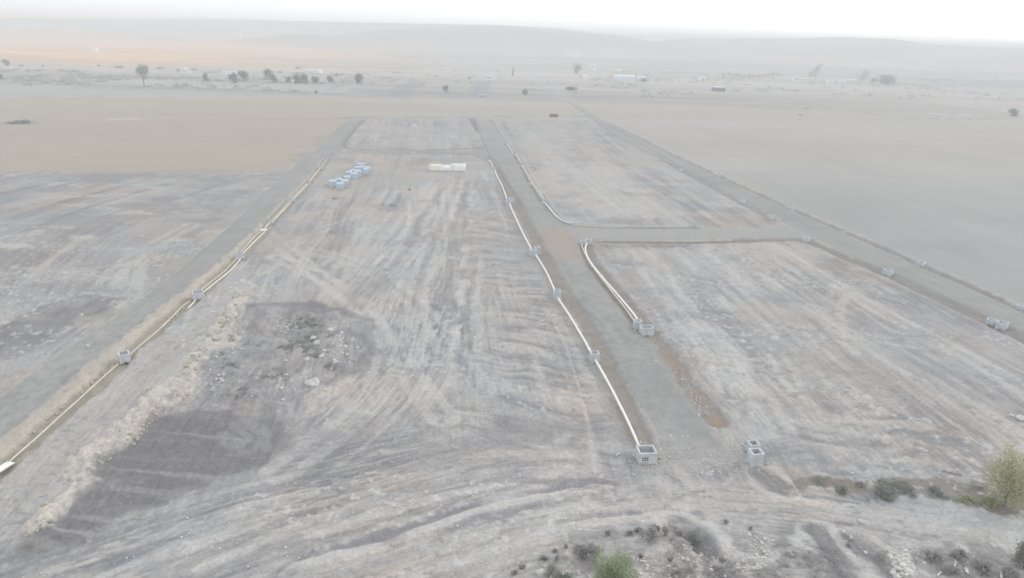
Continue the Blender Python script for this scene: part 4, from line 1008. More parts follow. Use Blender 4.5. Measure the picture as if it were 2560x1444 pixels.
rock(1500, 1205, 8, 'reddish stone on the low ridge below the near pipe end', M_CLOD, k=1)
rock(1485, 1235, 9, 'reddish pale stone just below the low ridge', M_CLOD, k=2)
rock(1820, 928, 6, 'tiny white stone on the plot right of the main road', k=1)
rock(838, 497, 16, 'brown earth clod below the stock pile of chambers', M_DARKCLOD, k=1, cat='earth clod', name='earth_clod', hs=.6)
rock(958, 512, 11, 'grey green clod, left one of the pair in the middle plot', M_DARKCLOD, k=2, cat='earth clod', name='earth_clod', hs=.6)
rock(982, 513, 17, 'grey green clod, right one of the pair in the middle plot', M_DARKCLOD, k=3, cat='earth clod', name='earth_clod', hs=.6)
rock(1024, 475, 9, 'reddish brown clod below the white pipe stack', M_DARKCLOD, k=4, cat='earth clod', name='earth_clod', hs=1)
rock(2002, 288, 16, 'dark low mound in the far right field, the lower of two', M_DARKCLOD, k=1, cat='mound', name='earth_mound', hs=.4)
rock(2016, 272, 18, 'dark low mound in the far right field, the upper of two', M_DARKCLOD, k=2, cat='mound', name='earth_mound', hs=.3)
rock(1338, 381, 8, 'pale stone alone on the plot right of the middle road', k=2)
rock(1389, 1444, 20, 'dark clod beside the bluish white boulder', M_DARKCLOD, k=3, cat='earth clod', name='earth_clod')

# scattered small stones and clods (nobody could count them)
def scatter(name, mat, n, polys, smin, smax, seed, label, cat, dens=None, hs=.7, sub=1):
    rg = np.random.RandomState(seed)
    polys = [PL(p) for p in polys]
    pts = []
    areas = [abs(sum(p[i-1][0]*p[i][1]-p[i][0]*p[i-1][1] for i in range(len(p))))/2 for p in polys]
    for p, a in zip(polys, areas):
        k = int(n * a / sum(areas)); lo, hi = p.min(0), p.max(0)
        c = rg.uniform(lo, hi, (k * 4, 2)); c = c[inside(c[:, 0], c[:, 1], p)]
        if dens is not None: c = c[rg.rand(len(c)) < sstep(-.2, .5, fbm(c[:, 0] / dens, c[:, 1] / dens, seed, 2))]
        pts.append(c[:k])
    pts = np.vstack(pts)
    bm = bmesh.new(); bmesh.ops.create_icosphere(bm, subdivisions=sub, radius=1); base = np.array([v.co[:] for v in bm.verts]); F = np.array([[v.index for v in f.verts] for f in bm.faces]); bm.free()
    z = GZ(pts[:, 0], pts[:, 1]); m = len(pts); nb = len(base)
    s = smin + (smax - smin) * rg.rand(m) ** 3
    d = base[None] * (1 + .35 * (rg.rand(m, nb, 1) - .5)) * s[:, None, None]
    d[:, :, 0] *= rg.uniform(.7, 1.3, (m, 1)); d[:, :, 2] *= hs
    co = d + np.column_stack([pts, z + s * .2])[:, None, :]
    fs = (F[None] + (np.arange(m) * nb)[:, None, None]).reshape(-1, 3)
    me = bpy.data.meshes.new(name)
    me.vertices.add(m * nb); me.vertices.foreach_set('co', co.ravel().astype(np.float32))
    me.loops.add(len(fs) * 3); me.polygons.add(len(fs)); me.loops.foreach_set('vertex_index', fs.ravel().astype(np.int32))
    me.polygons.foreach_set('loop_start', np.arange(0, len(fs) * 3, 3, dtype=np.int32)); me.update(calc_edges=True)
    o = mesh_obj(name, me, mat); tag(o, label, cat, kind='stuff'); return o
scatter('rubble', M_STONE, 520, [[(620,770),(880,800),(900,900),(850,965),(700,1010),(510,1000),(510,910)]], .04, .22, 1, 'pale rubble strewn over the hollow in the middle plot', 'rubble', 3)
scatter('gravel', M_STONE, 1500, [[(-60,1480),(600,1215),(1000,1090),(1500,1170),(1500,1444)], [(1640,860),(1830,1100),(1850,1150),(1620,1160),(1520,1000)], [(1660,880),(2200,900),(2560,1100),(1900,1190)]], .02, .09, 2, 'small pale stones scattered over the worked ground', 'stones', 6)
scatter('bank_stones', M_CLOD, 1800, [[(628,740),(602,795),(578,860),(500,915),(495,985),(400,1030),(335,1115),(235,1180),(225,1250),(100,1340),(60,1375),(20,1350),(170,1230),(290,1090),(430,960),(525,840),(590,735)],
       [(0,1110),(130,1000),(280,885),(300,900),(150,1030),(10,1150)], [(310,870),(460,755),(475,770),(330,890)]], .04, .2, 3, 'earth clods on the crumbled bank of the fill and along the left trench', 'clods', 2)
scatter('road_stones', M_STONE, 500, [[(1600,1090),(1850,1090),(1900,1170),(1660,1200),(1560,1190)], [(1590,850),(1640,850),(1820,1080),(1790,1090)]], .04, .13, 4, 'stones and lumps around the near end of the main road', 'stones')
scatter('scrub_stones', M_STONE, 1300, [[(1350,1444),(1700,1330),(2050,1345),(2560,1400),(2700,1560),(1350,1560)]], .03, .17, 5, 'pale stones among the foreground scrub', 'stones', 1.6)
scatter('contact_shadow_clods', M_CLOD, 1500, CH_POLY, .04, .22, 8, 'loose earth clods added around the chamber feet in place of contact shadows', 'clods')  # added clods, standing in for contact shadows at the chamber feet
scatter('crushed_stone', M_STONE, 260, [[(2222,1395),(2255,1385),(2285,1400),(2290,1440),(2235,1440)]], .06, .2, 6, 'little pile of crushed pale stone in the lower right corner', 'stones')

# ------------------------------------------------------------------ vegetation
def leaf_cloud(name, lobes, n, size, seed, up=0.3, mat=None):
    rg = np.random.RandomState(seed)
    w = np.array([l[3] * l[4] * l[5] for l in lobes]); w = w / w.sum()
    idx = rg.choice(len(lobes), n, p=w); L = np.array(lobes)[idx]
    d = rg.normal(size=(n, 3)); d /= np.linalg.norm(d, axis=1)[:, None]
    rad = rg.rand(n) ** 0.45
    c = L[:, :3] + d * rad[:, None] * L[:, 3:6]
    c += rg.normal(size=(n, 3)) * size * .5
    c[:, 2] = np.maximum(c[:, 2], size * .2)
    t1 = rg.normal(size=(n, 3)); t1 /= np.linalg.norm(t1, axis=1)[:, None]
    t2 = np.cross(t1, rg.normal(size=(n, 3))); t2 /= np.linalg.norm(t2, axis=1)[:, None]
    s = (size * rg.uniform(.5, 1.2, n))[:, None]
    v = np.stack([c - t1 * s, c + t2 * s * .5, c + t1 * s, c - t2 * s * .5], 1).reshape(-1, 3)
    me = bpy.data.meshes.new(name); me.vertices.add(n * 4); me.vertices.foreach_set('co', v.ravel().astype(np.float32))
    me.loops.add(n * 4); me.polygons.add(n); me.loops.foreach_set('vertex_index', np.arange(n * 4, dtype=np.int32))
    me.polygons.foreach_set('loop_start', np.arange(0, n * 4, 4, dtype=np.int32)); me.update(calc_edges=True)
    if mat: me.materials.append(mat)
    return me
def trunk_mesh(name, h, r, limbs, seed, spread):
    rg = random.Random(seed); vs = []; fs = []
    def add(path, rads, seg=6):
        b = len(vs); path = np.array(path)
        for i, p in enumerate(path):
            t = path[min(i+1, len(path)-1)] - path[max(i-1, 0)]; t = t / (np.linalg.norm(t) + 1e-9)
            a = np.cross(t, [0.3, 1, 0.1]); a /= np.linalg.norm(a); c = np.cross(t, a)
            for k in range(seg):
                q = 2*math.pi*k/seg; vs.append(tuple(p + rads[i]*(math.cos(q)*a + math.sin(q)*c)))
        for i in range(len(path)-1):
            for k in range(seg):
                k2 = (k+1) % seg; fs.append((b+i*seg+k, b+i*seg+k2, b+(i+1)*seg+k2, b+(i+1)*seg+k))
        fs.append(tuple(b+(len(path)-1)*seg+k for k in range(seg)))
    add([(0,0,-.2),(rg.uniform(-.1,.1)*h*.3,0,h*.35),(rg.uniform(-.1,.1)*h,rg.uniform(-.05,.05)*h,h*.8)], [r, r*.75, r*.3])
    for k in range(limbs):
        a = 6.28*k/limbs + rg.uniform(-.4,.4); z0 = h*rg.uniform(.2,.45)
        e = spread*rg.uniform(.5,.85)
        add([(0,0,z0),(e*.45*math.cos(a), e*.45*math.sin(a), z0+h*.18),(e*math.cos(a), e*math.sin(a), z0+h*rg.uniform(.3,.45))], [r*.5, r*.33, r*.1], 5)
    me = bpy.data.meshes.new(name); me.from_pydata(vs, [], fs); me.update(); return me
def tree(px, py, wpx, hpx, label, kind='tree', mat=None, leaves=800, size=None, cat='tree', shape='round', seed=None, group=None, trunk_frac=-.04, xy=None):
    seed = seed or int(px * 7 + py)
    if py < 300 and shape == 'round': wpx *= 1.25; hpx *= 1.1
    rg = random.Random(seed)
    x, y = P(px, py); m = mpp(px, py); w = wpx * m; h = hpx * m / 0.985
    if xy: x, y = xy
    g = GZ([x], [y])[0]
    o = empty(kind, (x, y, g), 0, label=label, cat=cat, group=group)
    lobes = []; tf = trunk_frac
    if shape == 'round':
        for k in range(9):
            a = rg.uniform(0, 6.28); rr_ = w * .5 * rg.uniform(.1, .62); zc = h * rg.uniform(tf + .12, .78)
            s = w * rg.uniform(.17, .27); lobes.append((rr_*math.cos(a), rr_*math.sin(a), zc, s, s, min(s, h*.25)))
        lobes.append((0, 0, h*.55, w*.33, w*.33, h*.33))
    elif shape == 'column':
        for k in range(7): lobes.append((rg.uniform(-.1,.1)*w, rg.uniform(-.1,.1)*w, h*(.12+.12*k), w*.42*(1-.07*k), w*.42*(1-.07*k), h*.12))
    elif shape == 'fan':
        for k in range(12):
            q = rg.uniform(.3, 1); a = rg.uniform(0, 6.28); rr_ = w*.5*(q-.22)*rg.uniform(.3, 1.0); s = w*.15*q+.1
            lobes.append((rr_*math.cos(a), rr_*math.sin(a), h*q*.88, s, s, h*.10))
        lobes.append((0,0,h*.7,w*.28,w*.28,h*.24))
    elif shape == 'airy':
        for k in range(34):
            a = rg.uniform(0, 6.28); q = rg.uniform(.18, 1) ; rr_ = w*.5*rg.uniform(.1, .95)*math.sin(min(1, q*1.25)*math.pi*.62+.25)
            s = w*rg.uniform(.05, .12); lobes.append((rr_*math.cos(a), rr_*math.sin(a), h*q*.93, s, s, s*1.5))
        lobes.append((0, 0, h*.5, w*.42, w*.42, h*.45)); lobes.append((0, 0, h*.4, w*.2, w*.2, h*.35))
    elif shape == 'lean':
        for k in range(10):
            q = k/9; lobes.append((w*(-.38+.72*q)+rg.uniform(-.1,.1)*w, rg.uniform(-.2,.2)*w, h*(.22+.62*q), w*.2, w*.2, h*.16))
    elif shape == 'low':
        for k in range(9):
            a = rg.uniform(0, 6.28); rr_ = w*.5*rg.uniform(.2,.8); s = w*rg.uniform(.14,.24)
            lobes.append((rr_*math.cos(a), rr_*math.sin(a)*.7, h*rg.uniform(.25,.6), s, s, h*.38))
    mesh_obj('crown', leaf_cloud('crown', lobes, leaves, size or max(.3, w*.055), seed), mat or M_OLIVE, o)
    mesh_obj('trunk', trunk_mesh('trunk', h*.85, max(.05, w*.022), 4, seed, w*.45), M_BARK, o)
    return o
TG = 'trees on the plain before the village'
tree(17,165,20,16,'round dark tree at the far left frame edge beyond the fields', group=TG)
tree(2,199,14,14,'dark tree cut by the left frame edge', group=TG)
tree(514,204,17,19,'small dark round tree standing alone left of the tree clumps', group=TG)
tree(584,208,28,22,'dark broad tree left half of the left pair of touching trees', group=TG)
tree(611,203,26,24,'dark tree right half of the left pair of touching trees, slightly taller', group=TG)
tree(672,200,26,25,'tall dark tree at the left of the second clump', group=TG)
tree(685,208,20,22,'dark tree in front right of the tall one in the second clump', group=TG)
tree(721,206,18,15,'small round tree between the second and third clumps', group=TG)
tree(742,208,24,24,'dark tree at the left of the third clump', group=TG)
tree(760,209,24,22,'dark tree in the middle of the third clump', group=TG)
tree(789,208,22,18,'round tree at the right end of the third clump below the long white shed', group=TG)
tree(825,207,18,16,'small round tree just right of the third clump', group=TG)
tree(897,208,26,24,'lone dark tree right of the tree clumps, nearly midway to the centre', group=TG)
tree(1114,231,17,16,'grey round bush alone left of the parked white vehicle', group=TG, mat=M_GREYG)
tree(1312,238,18,14,'grey round bush alone right of the small white house', group=TG, mat=M_GREYG)
tree(1282,190,6,21,'thin dark cypress behind the small white house', shape='column', kind='cypress_tree', leaves=260, size=.35)
tree(1442,184,24,22,'round yellow green tree among the central houses', mat=M_GREEN)
tree(361,216,54,56,'tall pale fan-shaped tree standing alone left, narrow at its foot', mat=M_EUC, shape='fan', kind='eucalyptus_tree', leaves=1500, size=.42)
tree(2036,200,40,40,'tall leaning feathery tree behind the white house cluster on the right', mat=M_EUC, shape='lean', kind='eucalyptus_tree', leaves=900, size=.5)
tree(2154,206,30,30,'upright feathery tree right of the second white house cluster', mat=M_EUC, shape='round', kind='eucalyptus_tree', leaves=700, size=.5)
tree(2217,212,48,26,'broad dark grove-like tree right of the village', mat=M_GREYG, shape='low', leaves=800)
tree(2187,206,22,12,'low dark tree touching the left of the broad one right of the village', mat=M_GREYG, shape='low')
tree(2533,290,28,20,'round green bush near the right frame edge in the far field', mat=M_GREYG)
tree(1610,205,20,12,'dark bush beside the right end of the large pale blue shed', mat=M_GREYG, shape='low')
tree(1430,226,30,9,'low grey bush left of the short dark hedge below the central houses', mat=M_GREYG, shape='low', kind='bush', cat='bush')
tree(930-140,228+4,5,4,'tiny bush on the dirt line below the third clump', mat=M_GREYG, shape='low', kind='bush', cat='bush')
tree(45,308,50,7,'low dark scrub patch alone in the left field', mat=M_GREYG, shape='low', kind='bush', cat='bush', leaves=500)
for i, (a, b, w, h, t) in enumerate([(55,166,18,6,'right of the far left tree'),(107,167,8,5,'midway from far left tree to fan tree'),(247,166,10,5,'left of the hedge before the fan tree'),
        (295,169,36,6,'longest piece, just left of the fan tree'),(403,172,24,7,'just right of the fan tree'),(445,179,10,8,'below the pale shacks'),(487,176,16,8,'right of the pale shacks'),
        (700,182,14,6,'behind the second clump'),(742,171,24,6,'above the long white shed'),(843,190,26,6,'right of the long white shed'),(1173,197,8,5,'left of the small white house')]):
    tree(a, b + 1, w, h, 'small bush on the far field boundary, ' + t, mat=M_GREYG, shape='low', kind='bush', cat='bush', leaves=180, group='bushes on the far boundary')
for i in range(12):
    a = 1808 + i * 12.5; tree(a, 193 + (3 if 3 < i < 8 else 0) + rnd.uniform(-1, 1), 17, rnd.uniform(10, 13), 'dark tree ' + ['at the left end','second from left','third from left','fourth from left','fifth from left','sixth from left','sixth from right','fifth from right','fourth from right','third from right','second from right','at the right end'][i] + ' of the long row left of the white houses', mat=M_GREYG, shape='low', leaves=200, group='trees of the long row' + ('' if i in (0, 11) else ' between its ends'))

# near vegetation
tree(2510,1266,150,158,'large airy yellow green bush-like tree at the right frame edge', mat=M_YELLOWG, shape='airy', kind='tamarisk_tree', leaves=8000, size=.075, trunk_frac=.05)
tree(2556,1425,70,90,'grey green bush cut by the lower right frame edge', mat=M_GREYG, shape='round', kind='bush', cat='bush', leaves=3500, size=.07, trunk_frac=0)
tree(1534,1500,135,138,'fresh green leafy bush at the bottom edge of the picture', mat=M_GREEN, shape='airy', kind='green_bush', cat='bush', leaves=9000, size=.07, trunk_frac=0)
tree(1405,1462,50,50,'dull green low bush left of the fresh green bush', mat=M_GREYG, shape='low', kind='bush', cat='bush', leaves=1600, size=.06)
for px, py, w, h, t, mt in [(2213,1243,70,34,'wide dark grey green bush on the brown bank right of the tall chambers', M_GREYG),(2102,1232,36,26,'smaller grey bush left of the wide dark one on the brown bank', M_GREYG),
        (1520,1338,20,16,'leftmost little bush on the rim of the foreground track', M_DRY),(1575,1332,22,16,'second little bush on the rim of the foreground track', M_DRY),(1598,1326,24,18,'third little bush on the rim, touching the second', M_DRY),
        (1622,1352,58,42,'largest dry bush of the scrub line, right of the fresh green bush', M_DRY),(1640,1325,24,18,'little bush behind the largest dry bush', M_DRY),(1662,1338,30,26,'grey bush just right of the largest dry bush', M_DRY),
        (1700,1332,30,22,'grey bush left of the dark clod at the gully head', M_DRY),(1740,1340,44,36,'broad brown bush at the head of the gully', M_GREYG),
        (1455,1400,52,50,'tall dry grey bush left of the fresh green bush', M_DRY),(1487,1398,50,44,'dry bush between the tall grey one and the fresh green bush', M_DRY),
        (1440,1380,24,22,'small dry bush behind the tall grey one', M_DRY),(1478,1366,18,16,'small dry tuft nearest the track above the dry bushes', M_DRY),
        (1415,1368,10,9,'tiny tuft alone on the track rim', M_DRY),(1392,1398,14,10,'dry tuft left of the dull green bush', M_DRY),(1388,1378,14,9,'dry tuft on the rim farther from the camera', M_DRY),
        (1362,1396,20,12,'flat dry tuft above the bluish white boulder', M_DRY),(1305,1418,16,11,'dry tuft left of the bluish white boulder', M_DRY),(1285,1432,18,13,'dry tuft farthest left at the bottom edge', M_DRY),
        (1378,1434,34,30,'dark dry bush just right of the bluish white boulder', M_DRY),
        (1600,1396,16,12,'dry tuft right of the fresh green bush', M_DRY),(1675,1400,18,16,'dry tuft alone on the bare patch left of the gully', M_DRY),(1690,1438,30,20,'dry bush low left of the gully', M_DRY),
        (1815,1308,14,12,'small tuft right of the gully head', M_DRY),(1875,1322,10,9,'tiny tuft on the bare ground between the gullies', M_DRY),(1805,1395,18,14,'tuft on the right rim of the gully', M_DRY),
        (2335,1400,46,26,'dark dry bush above the crushed stone pile', M_DRY),(2400,1395,48,28,'dark dry bush on the rim in the lower right', M_DRY),(2455,1420,60,30,'broad dark dry bush near the lower right corner', M_DRY),
        (2520,1440,50,30,'dry bush among the board scraps in the corner', M_DRY),(2375,1430,44,22,'low dry bush behind the board scraps', M_DRY),(2120,1366,14,10,'tuft above the lower right gully', M_DRY),
        (2420,1255,50,16,'low olive scrub on the brown bank left of the airy tree', M_YELLOWG),(2340,1232,44,14,'low grey scrub on the brown bank', M_GREYG),(2475,1262,60,20,'low yellowish scrub at the foot of the airy tree', M_YELLOWG),
        (2150,1215,30,12,'reddish low scrub between the two bank bushes', M_DRY),(2280,1242,30,14,'low scrub right of the wide dark bush', M_DRY)]:
    tree(px, py, w, h, t, mat=mt, shape='low' if w > h * 1.2 else 'round', kind='dry_bush', cat='bush', leaves=int(170 + w * h * .30), size=.05 + w * .0006, group='dry bushes in the foreground', trunk_frac=0)
# rubble-hollow tufts and low weeds
def weeds(name, polys, n, seed, mat, label, size=.05, dens=2.0, h=.22, spread=.16):
    rg = np.random.RandomState(seed); allv = []
    for p in [PL(q) for q in polys]:
        lo, hi = p.min(0), p.max(0); c = rg.uniform(lo, hi, (n * 6, 2)); c = c[inside(c[:, 0], c[:, 1], p)]
        c = c[rg.rand(len(c)) < sstep(.05, .45, fbm(c[:, 0] / dens, c[:, 1] / dens, seed, 2))][:n]
        k = 26; z = GZ(c[:, 0], c[:, 1])
        s = rg.uniform(.5, 1.4, len(c))
        q = rg.normal(size=(len(c), k, 3)) * np.array([spread, spread, .0]) * s[:, None, None]
        q[:, :, 2] = np.abs(rg.normal(size=(len(c), k))) * h * .5 * s[:, None]
        allv.append((np.column_stack([c, z])[:, None, :] + q).reshape(-1, 3))
    c = np.vstack(allv); n_ = len(c)
    t1 = rg.normal(size=(n_, 3)); t1 /= np.linalg.norm(t1, axis=1)[:, None]; t2 = np.cross(t1, rg.normal(size=(n_, 3))); t2 /= np.linalg.norm(t2, axis=1)[:, None]
    v = np.stack([c - t1 * size, c + t2 * size * .5, c + t1 * size, c - t2 * size * .5], 1).reshape(-1, 3)
    me = bpy.data.meshes.new(name); me.vertices.add(n_ * 4); me.vertices.foreach_set('co', v.ravel().astype(np.float32))
    me.loops.add(n_ * 4); me.polygons.add(n_); me.loops.foreach_set('vertex_index', np.arange(n_ * 4, dtype=np.int32))
    me.polygons.foreach_set('loop_start', np.arange(0, n_ * 4, 4, dtype=np.int32)); me.update(calc_edges=True)
    o = mesh_obj(name, me, mat); tag(o, label, 'weeds', kind='stuff')
weeds('far_scrub', [[(0,172),(880,186),(880,236),(300,214),(0,215)], [(880,175),(1800,185),(2560,205),(2560,250),(1300,243),(880,236)]], 420, 44, M_GREYG, 'tiny scrub dotted over the far plain', size=.35, dens=30, h=1.2, spread=1.2)
weeds('far_right_scrub', [[(2230,150),(2600,158),(2700,215),(2300,212)]], 500, 45, M_GREYG, 'olive scrub in bands on the far plain at the right', size=.5, dens=60, h=1.5, spread=1.8)
weeds('low_weeds', [[(1400,1444),(1500,1352),(1700,1320),(2000,1345),(2560,1400),(2700,1560),(1400,1540)]], 600, 41, M_DRY, 'dry low weeds among the foreground stones')
weeds('bank_weeds', [[(1930,1200),(2200,1195),(2560,1228),(2700,1310),(2560,1288),(2300,1240),(2000,1226)]], 500, 42, M_GREYG, 'grey weeds on the brown bank', dens=1.5)
weeds('hollow_weeds', [[(640,780),(880,810),(900,880),(760,1000),(520,1000),(520,910)]], 330, 43, M_GREYG, 'grey weeds in the rubble hollow', size=.06, dens=2.4)

# sticks and board scraps
def board(px, py, L, w, rz, tilt, label, mat=M_WOOD, name='board'):
    x, y = P(px, py); g = GZ([x], [y])[0]
    me = box_mesh(name, -L/2, L/2, -w/2, w/2, 0, .035, .006)
    o = mesh_obj(name, me, mat, None, (x, y, g + .06)); o.rotation_euler = (tilt, tilt*.5, rz); tag(o, label, 'board' if mat is M_WOOD else 'stick'); return o
board(1544, 1136, .5, .09, .8, .1, 'short white strip lying left of the widest near chamber')
board(2415, 1428, .65, .2, 1.1, .3, 'pale board scrap upright-looking in the lower right corner, middle one')
board(2385, 1416, .8, .12, .9, .3, 'thin pale board scrap left of the middle one in the lower right corner')
board(2503, 1438, .8, .18, .9, .25, 'whitest board scrap at the lower right corner')
board(2525, 1436, .9, .07, -.5, .15, 'thin lath crossing the whitest board scrap')
board(2347, 1436, .6, .1, .7, .2, 'grey lath at the bottom right, leftmost scrap')
board(2062, 1188, .45, .12, -.7, .1, 'pale scrap above the brown bank left of its bushes')
board(2378, 1186, 1.3, .09, -.35, .05, 'dark stick lying on the bare ground left of the airy tree', M_STICK, 'stick')
board(1773, 462, 1.8, .3, 1.2, .3, 'white offcut tilted on the near side of the right road')
board(2130, 1186, .3, .1, .2, .1, 'tiny white scrap above the brown bank')

# ------------------------------------------------------------------ far block of bricks at the site edge
x, y = P(1384, 293); g = GZ([x], [y])[0]
bs = empty('brick_stack', (x, y, g), 0, label='dark brown stack of blocks on the far edge line of the site', cat='block stack')
me_b = box_mesh('pallet_block', -.52, .52, -.55, .55, 0, .62, .02)
for l in range(2):
    for k in range(3):
        b = mesh_obj('pallet_block', me_b, M_BRICKS, bs); b.location = (-1.07 + k * 1.07, rnd.uniform(-.03, .03), l * .635)

# ------------------------------------------------------------------ village
def house(px, py, wpx, hpx, label, name='house', mat=None, roof='flat', dpt=1.0, windows=0, door=False, rz=0.0, cat='house', group=None, roofmat=None, arch=False, dist=None):
    x, y = P(px, py); m = mpp(px, py); k_ = (dist / math.hypot(x, y)) if dist else 1.0; m *= k_; w = wpx * m; h = hpx * m; d = w * dpt if w < 14 else 9.0
    g = GZ([x], [y])[0]
    if dist: x *= k_; y *= k_; g = CAM_H * (1 - k_) - 3; h += 3
    o = empty(name, (x, y + d/2, g - .3), rz, label=label, cat=cat, group=group)
    H = h + .3
    mesh_obj('wall', box_mesh('wall', -w/2, w/2, -d/2, d/2, 0, H), mat or M_WALL, o)
    rm = roofmat or M_ROOF
    if roof == 'flat': mesh_obj('roof', box_mesh('roof', -w/2 - .15, w/2 + .15, -d/2 - .15, d/2 + .15, H + .003, H + .28), rm, o)
    elif roof == 'barrel':
        bm = bmesh.new(); n = 12; rise = h * .3
        for s in (-w/2 - .2, w/2 + .2):
            pass
        A = [bm.verts.new((-w/2 - .2, -d/2*math.cos(math.pi*k/n)*1.02, H + .003 + rise*math.sin(math.pi*k/n))) for k in range(n+1)]
        B = [bm.verts.new((w/2 + .2, -d/2*math.cos(math.pi*k/n)*1.02, H + .003 + rise*math.sin(math.pi*k/n))) for k in range(n+1)]
        for k in range(n): bm.faces.new((A[k], A[k+1], B[k+1], B[k]))
        bm.faces.new(A); bm.faces.new(B[::-1]); bm.faces.new((A[0], B[0], B[n], A[n]))
        mesh_obj('roof', finish(bm, 'roof'), rm, o)
    elif roof == 'gable':
        bm = bmesh.new(); rise = min(h * .35, 2.2)
        A = [bm.verts.new(p) for p in ((-w/2-.2,-d/2-.2,H+.003),(-w/2-.2,d/2+.2,H+.003),(-w/2-.2,0,H+rise))]; B = [bm.verts.new(p) for p in ((w/2+.2,-d/2-.2,H+.003),(w/2+.2,d/2+.2,H+.003),(w/2+.2,0,H+rise))]
        bm.faces.new(A); bm.faces.new(B[::-1]); bm.faces.new((A[0],A[2],B[2],B[0])); bm.faces.new((A[2],A[1],B[1],B[2])); bm.faces.new((A[1],A[0],B[0],B[1]))
        mesh_obj('roof', finish(bm, 'roof'), rm, o)
    if windows:
        rows = 2 if h > 5 else 1
        for r_ in range(rows):
            for k in range(windows):
                cx = -w/2 + w * (k + 1) / (windows + 1) ; cz = .3 + h * ((r_ + .55) / rows)
                s = min(w / (windows + 1) * .35, .8)
                f = mesh_obj('window', box_mesh('window', cx - s, cx + s, -d/2 - .05, -d/2 - .004, cz - s * .7, cz + s * .7), M_WIN, o)
                mesh_obj('sill', box_mesh('sill', cx - s - .1, cx + s + .1, -d/2 - .15, -d/2 - .004, cz - s * .7 - .12, cz - s * .7 - .004), M_WALL, f)
    if door: mesh_obj('door', box_mesh('door', w*.28 - .5, w*.28 + .5, -d/2 - .05, -d/2 - .004, .3, 2.4), M_WIN, o)
    if arch:
        bm = bmesh.new(); pts = [(-w*.12, .3), (w*.12, .3), (w*.12, h*.45)] + [(w*.12*math.cos(a), h*.45 + w*.12*math.sin(a)) for a in (.5, 1.0, 1.57, 2.1, 2.6)] + [(-w*.12, h*.45)]
        panel_bm(bm, pts, 'y', -d/2 - .05, .045); mesh_obj('doorway', finish(bm, 'doorway'), M_WIN, o)
    return o
house(1222, 202, 20, 12, 'small white two-storey house with windows, alone near the centre', windows=3, door=False)
house(1561, 207, 50, 14, 'largest shed of the plain, pale blue with a curved roof', name='shed', mat=M_BLUEW, roof='barrel', cat='shed', roofmat=M_ROOF)
house(1545, 184, 16, 7, 'pink-roofed house behind the large pale blue shed', mat=M_PINKW, roof='gable')
house(1481, 173, 19, 11, 'white house with a dark opening above the central shed', windows=1)
house(1486, 178, 12, 4, 'low white annex in front of the house above the central shed', name='annex', cat='annex')
house(1463, 200, 12, 9, 'small white shed left of the large pale blue one', name='shed', cat='shed', roof='gable')
house(1440, 147, 26, 9, 'pale blue farm building far behind the central houses, larger one', name='farm_building', mat=M_BLUEW, roof='barrel', cat='farm building')
house(1422, 146, 12, 6, 'pale blue farm building far behind, left smaller one', name='farm_building', mat=M_BLUEW, roof='gable', cat='farm building')
house(1456, 147, 10, 5, 'pale blue farm building far behind, right smaller one', name='farm_building', mat=M_BLUEW, cat='farm building')
house(1756, 202, 15, 10, 'small white building with an arched doorway, alone right of the large shed', arch=True)
house(1799, 229, 27, 9, 'long pale roofed building with a dark front, nearest the fields', name='shed', cat='shed', mat=M_WIN)
house(780, 185, 34, 8, 'long white low shed behind the third clump of trees', name='shed', cat='shed')
house(584, 186, 14, 6, 'small pale shed behind the left pair of trees', name='shed', cat='shed', windows=1)
house(563, 186, 22, 5, 'long faint pale shed left of the small pale one behind the trees', name='shed', cat='shed')
house(453, 174, 18, 4, 'faint pale shack left of the shed row', name='shack', cat='shack', mat=M_BLUEW)
house(468, 184, 10, 4, 'lower faint pale shack left of the shed row', name='shack', cat='shack', mat=M_BLUEW)
house(1992, 205, 14, 11, 'white house with dark windows at the left of the right-hand cluster', windows=2)
house(2005, 205, 12, 8, 'white house in the middle of the right-hand cluster', windows=1)
house(2018, 205, 12, 9, 'white house with a flat roof at the right of the right-hand cluster', windows=2)
house(2077, 211, 15, 9, 'white house left of the second right-hand pair', windows=2)
house(2107, 212, 13, 10, 'white house right of the second right-hand pair', windows=1)
house(2128, 203, 26, 2.5, 'long low white wall-like shed beside the second right-hand pair', name='shed', cat='shed')
house(2162, 209, 14, 2.5, 'tiny low shed at the foot of the upright feathery tree', name='shed', cat='shed')
house(1510, 178, 9, 4, 'pale pink house left behind the large shed', mat=M_PINKW)
house(1665, 182, 10, 4, 'pale pink house right behind the large shed, left one', mat=M_PINKW)
house(1680, 182, 9, 4, 'pale pink house right behind the large shed, right one', mat=M_PINKW)
house(1605, 200, 18, 6, 'white farm shed at the right of the large shed', roof='gable', name='shed', cat='shed')
house(237, 132, 10, 8, 'white hut alone in the orange plain on the left', roof='gable', name='hut', cat='hut')
for a, b, w, h, t in [(193,100,7,3,'second from the left frame edge'),(22,99,5,3,'nearest the left frame edge'),(474,102,5,3,'midway from orange plain hut to town'),(598,88,5,3,'alone left of the far town'),
        (1772,150,6,3,'behind the row of dark trees'),(1962,143,4,4,'above the leaning feathery tree')]:
    house(a, b, w, h, 'tiny white house on the far plain, ' + t, windows=0, group='tiny white houses on the far plain', dist=(1560 if b < 90 else None))
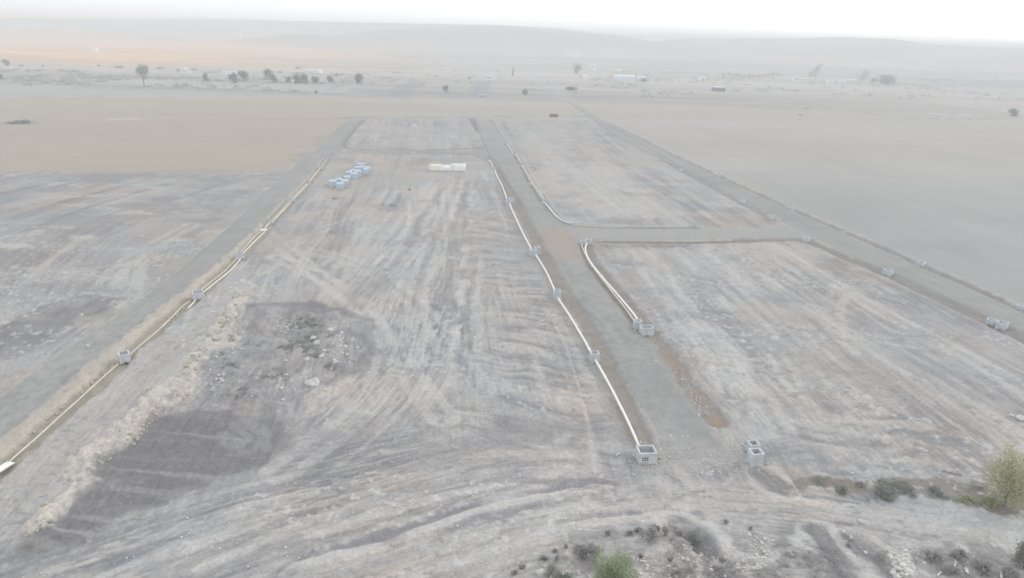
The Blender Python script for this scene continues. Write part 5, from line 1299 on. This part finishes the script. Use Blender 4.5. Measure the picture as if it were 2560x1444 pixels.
for i, (a, b, w) in enumerate([(719,84,8),(748,82,4),(757,80,6),(770,77,7),(776,81,5),(762,83,4),(813,77,9),(804,78,4),(850,77,8),(742,84,3)]):
    x_ = 0
    house(a, b + 6, w, 3.5, 'tiny white house of the distant town under the ridge, ' + ['wide one at left edge','small one second from left','wider one left of its topmost','topmost one','just below the topmost one','lowest one in the middle','widest one right of the middle','touching the widest one','alone at its right edge','smallest one, at lower left'][i], windows=0, group='houses of the distant town', dist=1840)
# cars
def car(px, py, wpx, label):
    x, y = P(px, py); L = min(wpx * mpp(px, py), 4.6); g = GZ([x], [y])[0]
    o = empty('parked_car', (x, y, g), .2, label=label, cat='car')
    bm = bmesh.new()
    prof = [(-.5,.12),(.5,.12),(.5,.24),(.46,.30),(.27,.33),(.14,.46),(-.22,.47),(-.38,.34),(-.5,.31)]
    panel_bm(bm, [(a * L, b * L * .75) for a, b in prof], 'y', -.85, 1.7); mesh_obj('body', finish(bm, 'body', .03), M_CAR, o)
    bm = bmesh.new(); panel_bm(bm, [(a * L, b * L * .75) for a, b in ((-.34,.335),(.23,.335),(.12,.44),(-.2,.45))], 'y', -.87, 1.74); mesh_obj('window', finish(bm, 'window'), M_WIN, o)
    for sx in (-.31, .31):
        for sy in (-.78, .78):
            bm = bmesh.new(); bmesh.ops.create_cone(bm, cap_ends=True, segments=14, radius1=.34, radius2=.34, depth=.22)
            wl_ = mesh_obj('wheel', finish(bm, 'wheel'), M_TYRE, o); wl_.rotation_euler = (math.pi/2, 0, 0); wl_.location = (sx * L, sy, .34)
    return o
car(1207, 241, 15, 'white vehicle parked at the near end of the dark strip below the white house')
car(593, 216, 10, 'white vehicle in front of the left pair of trees')

# ------------------------------------------------------------------ air
me = box_mesh('haze', -5600, 5600, -5600, 5600, -60, 47.5)
hz = mesh_obj('haze', me, None); tag(hz, kind='stuff'); hz['label'] = 'pale haze over the whole plain'
hm = bpy.data.materials.new('haze_air'); hm.use_nodes = True; hn = hm.node_tree; hn.nodes.clear()
pv = hn.nodes.new('ShaderNodeVolumePrincipled'); pv.inputs['Density'].default_value = 0.00115; pv.inputs['Color'].default_value = (0.80, 0.825, 0.845, 1); pv.inputs['Anisotropy'].default_value = 0.0
om = hn.nodes.new('ShaderNodeOutputMaterial'); hn.links.new(pv.outputs[0], om.inputs['Volume'])
me.materials.append(hm)
hz.display_type = 'WIRE'
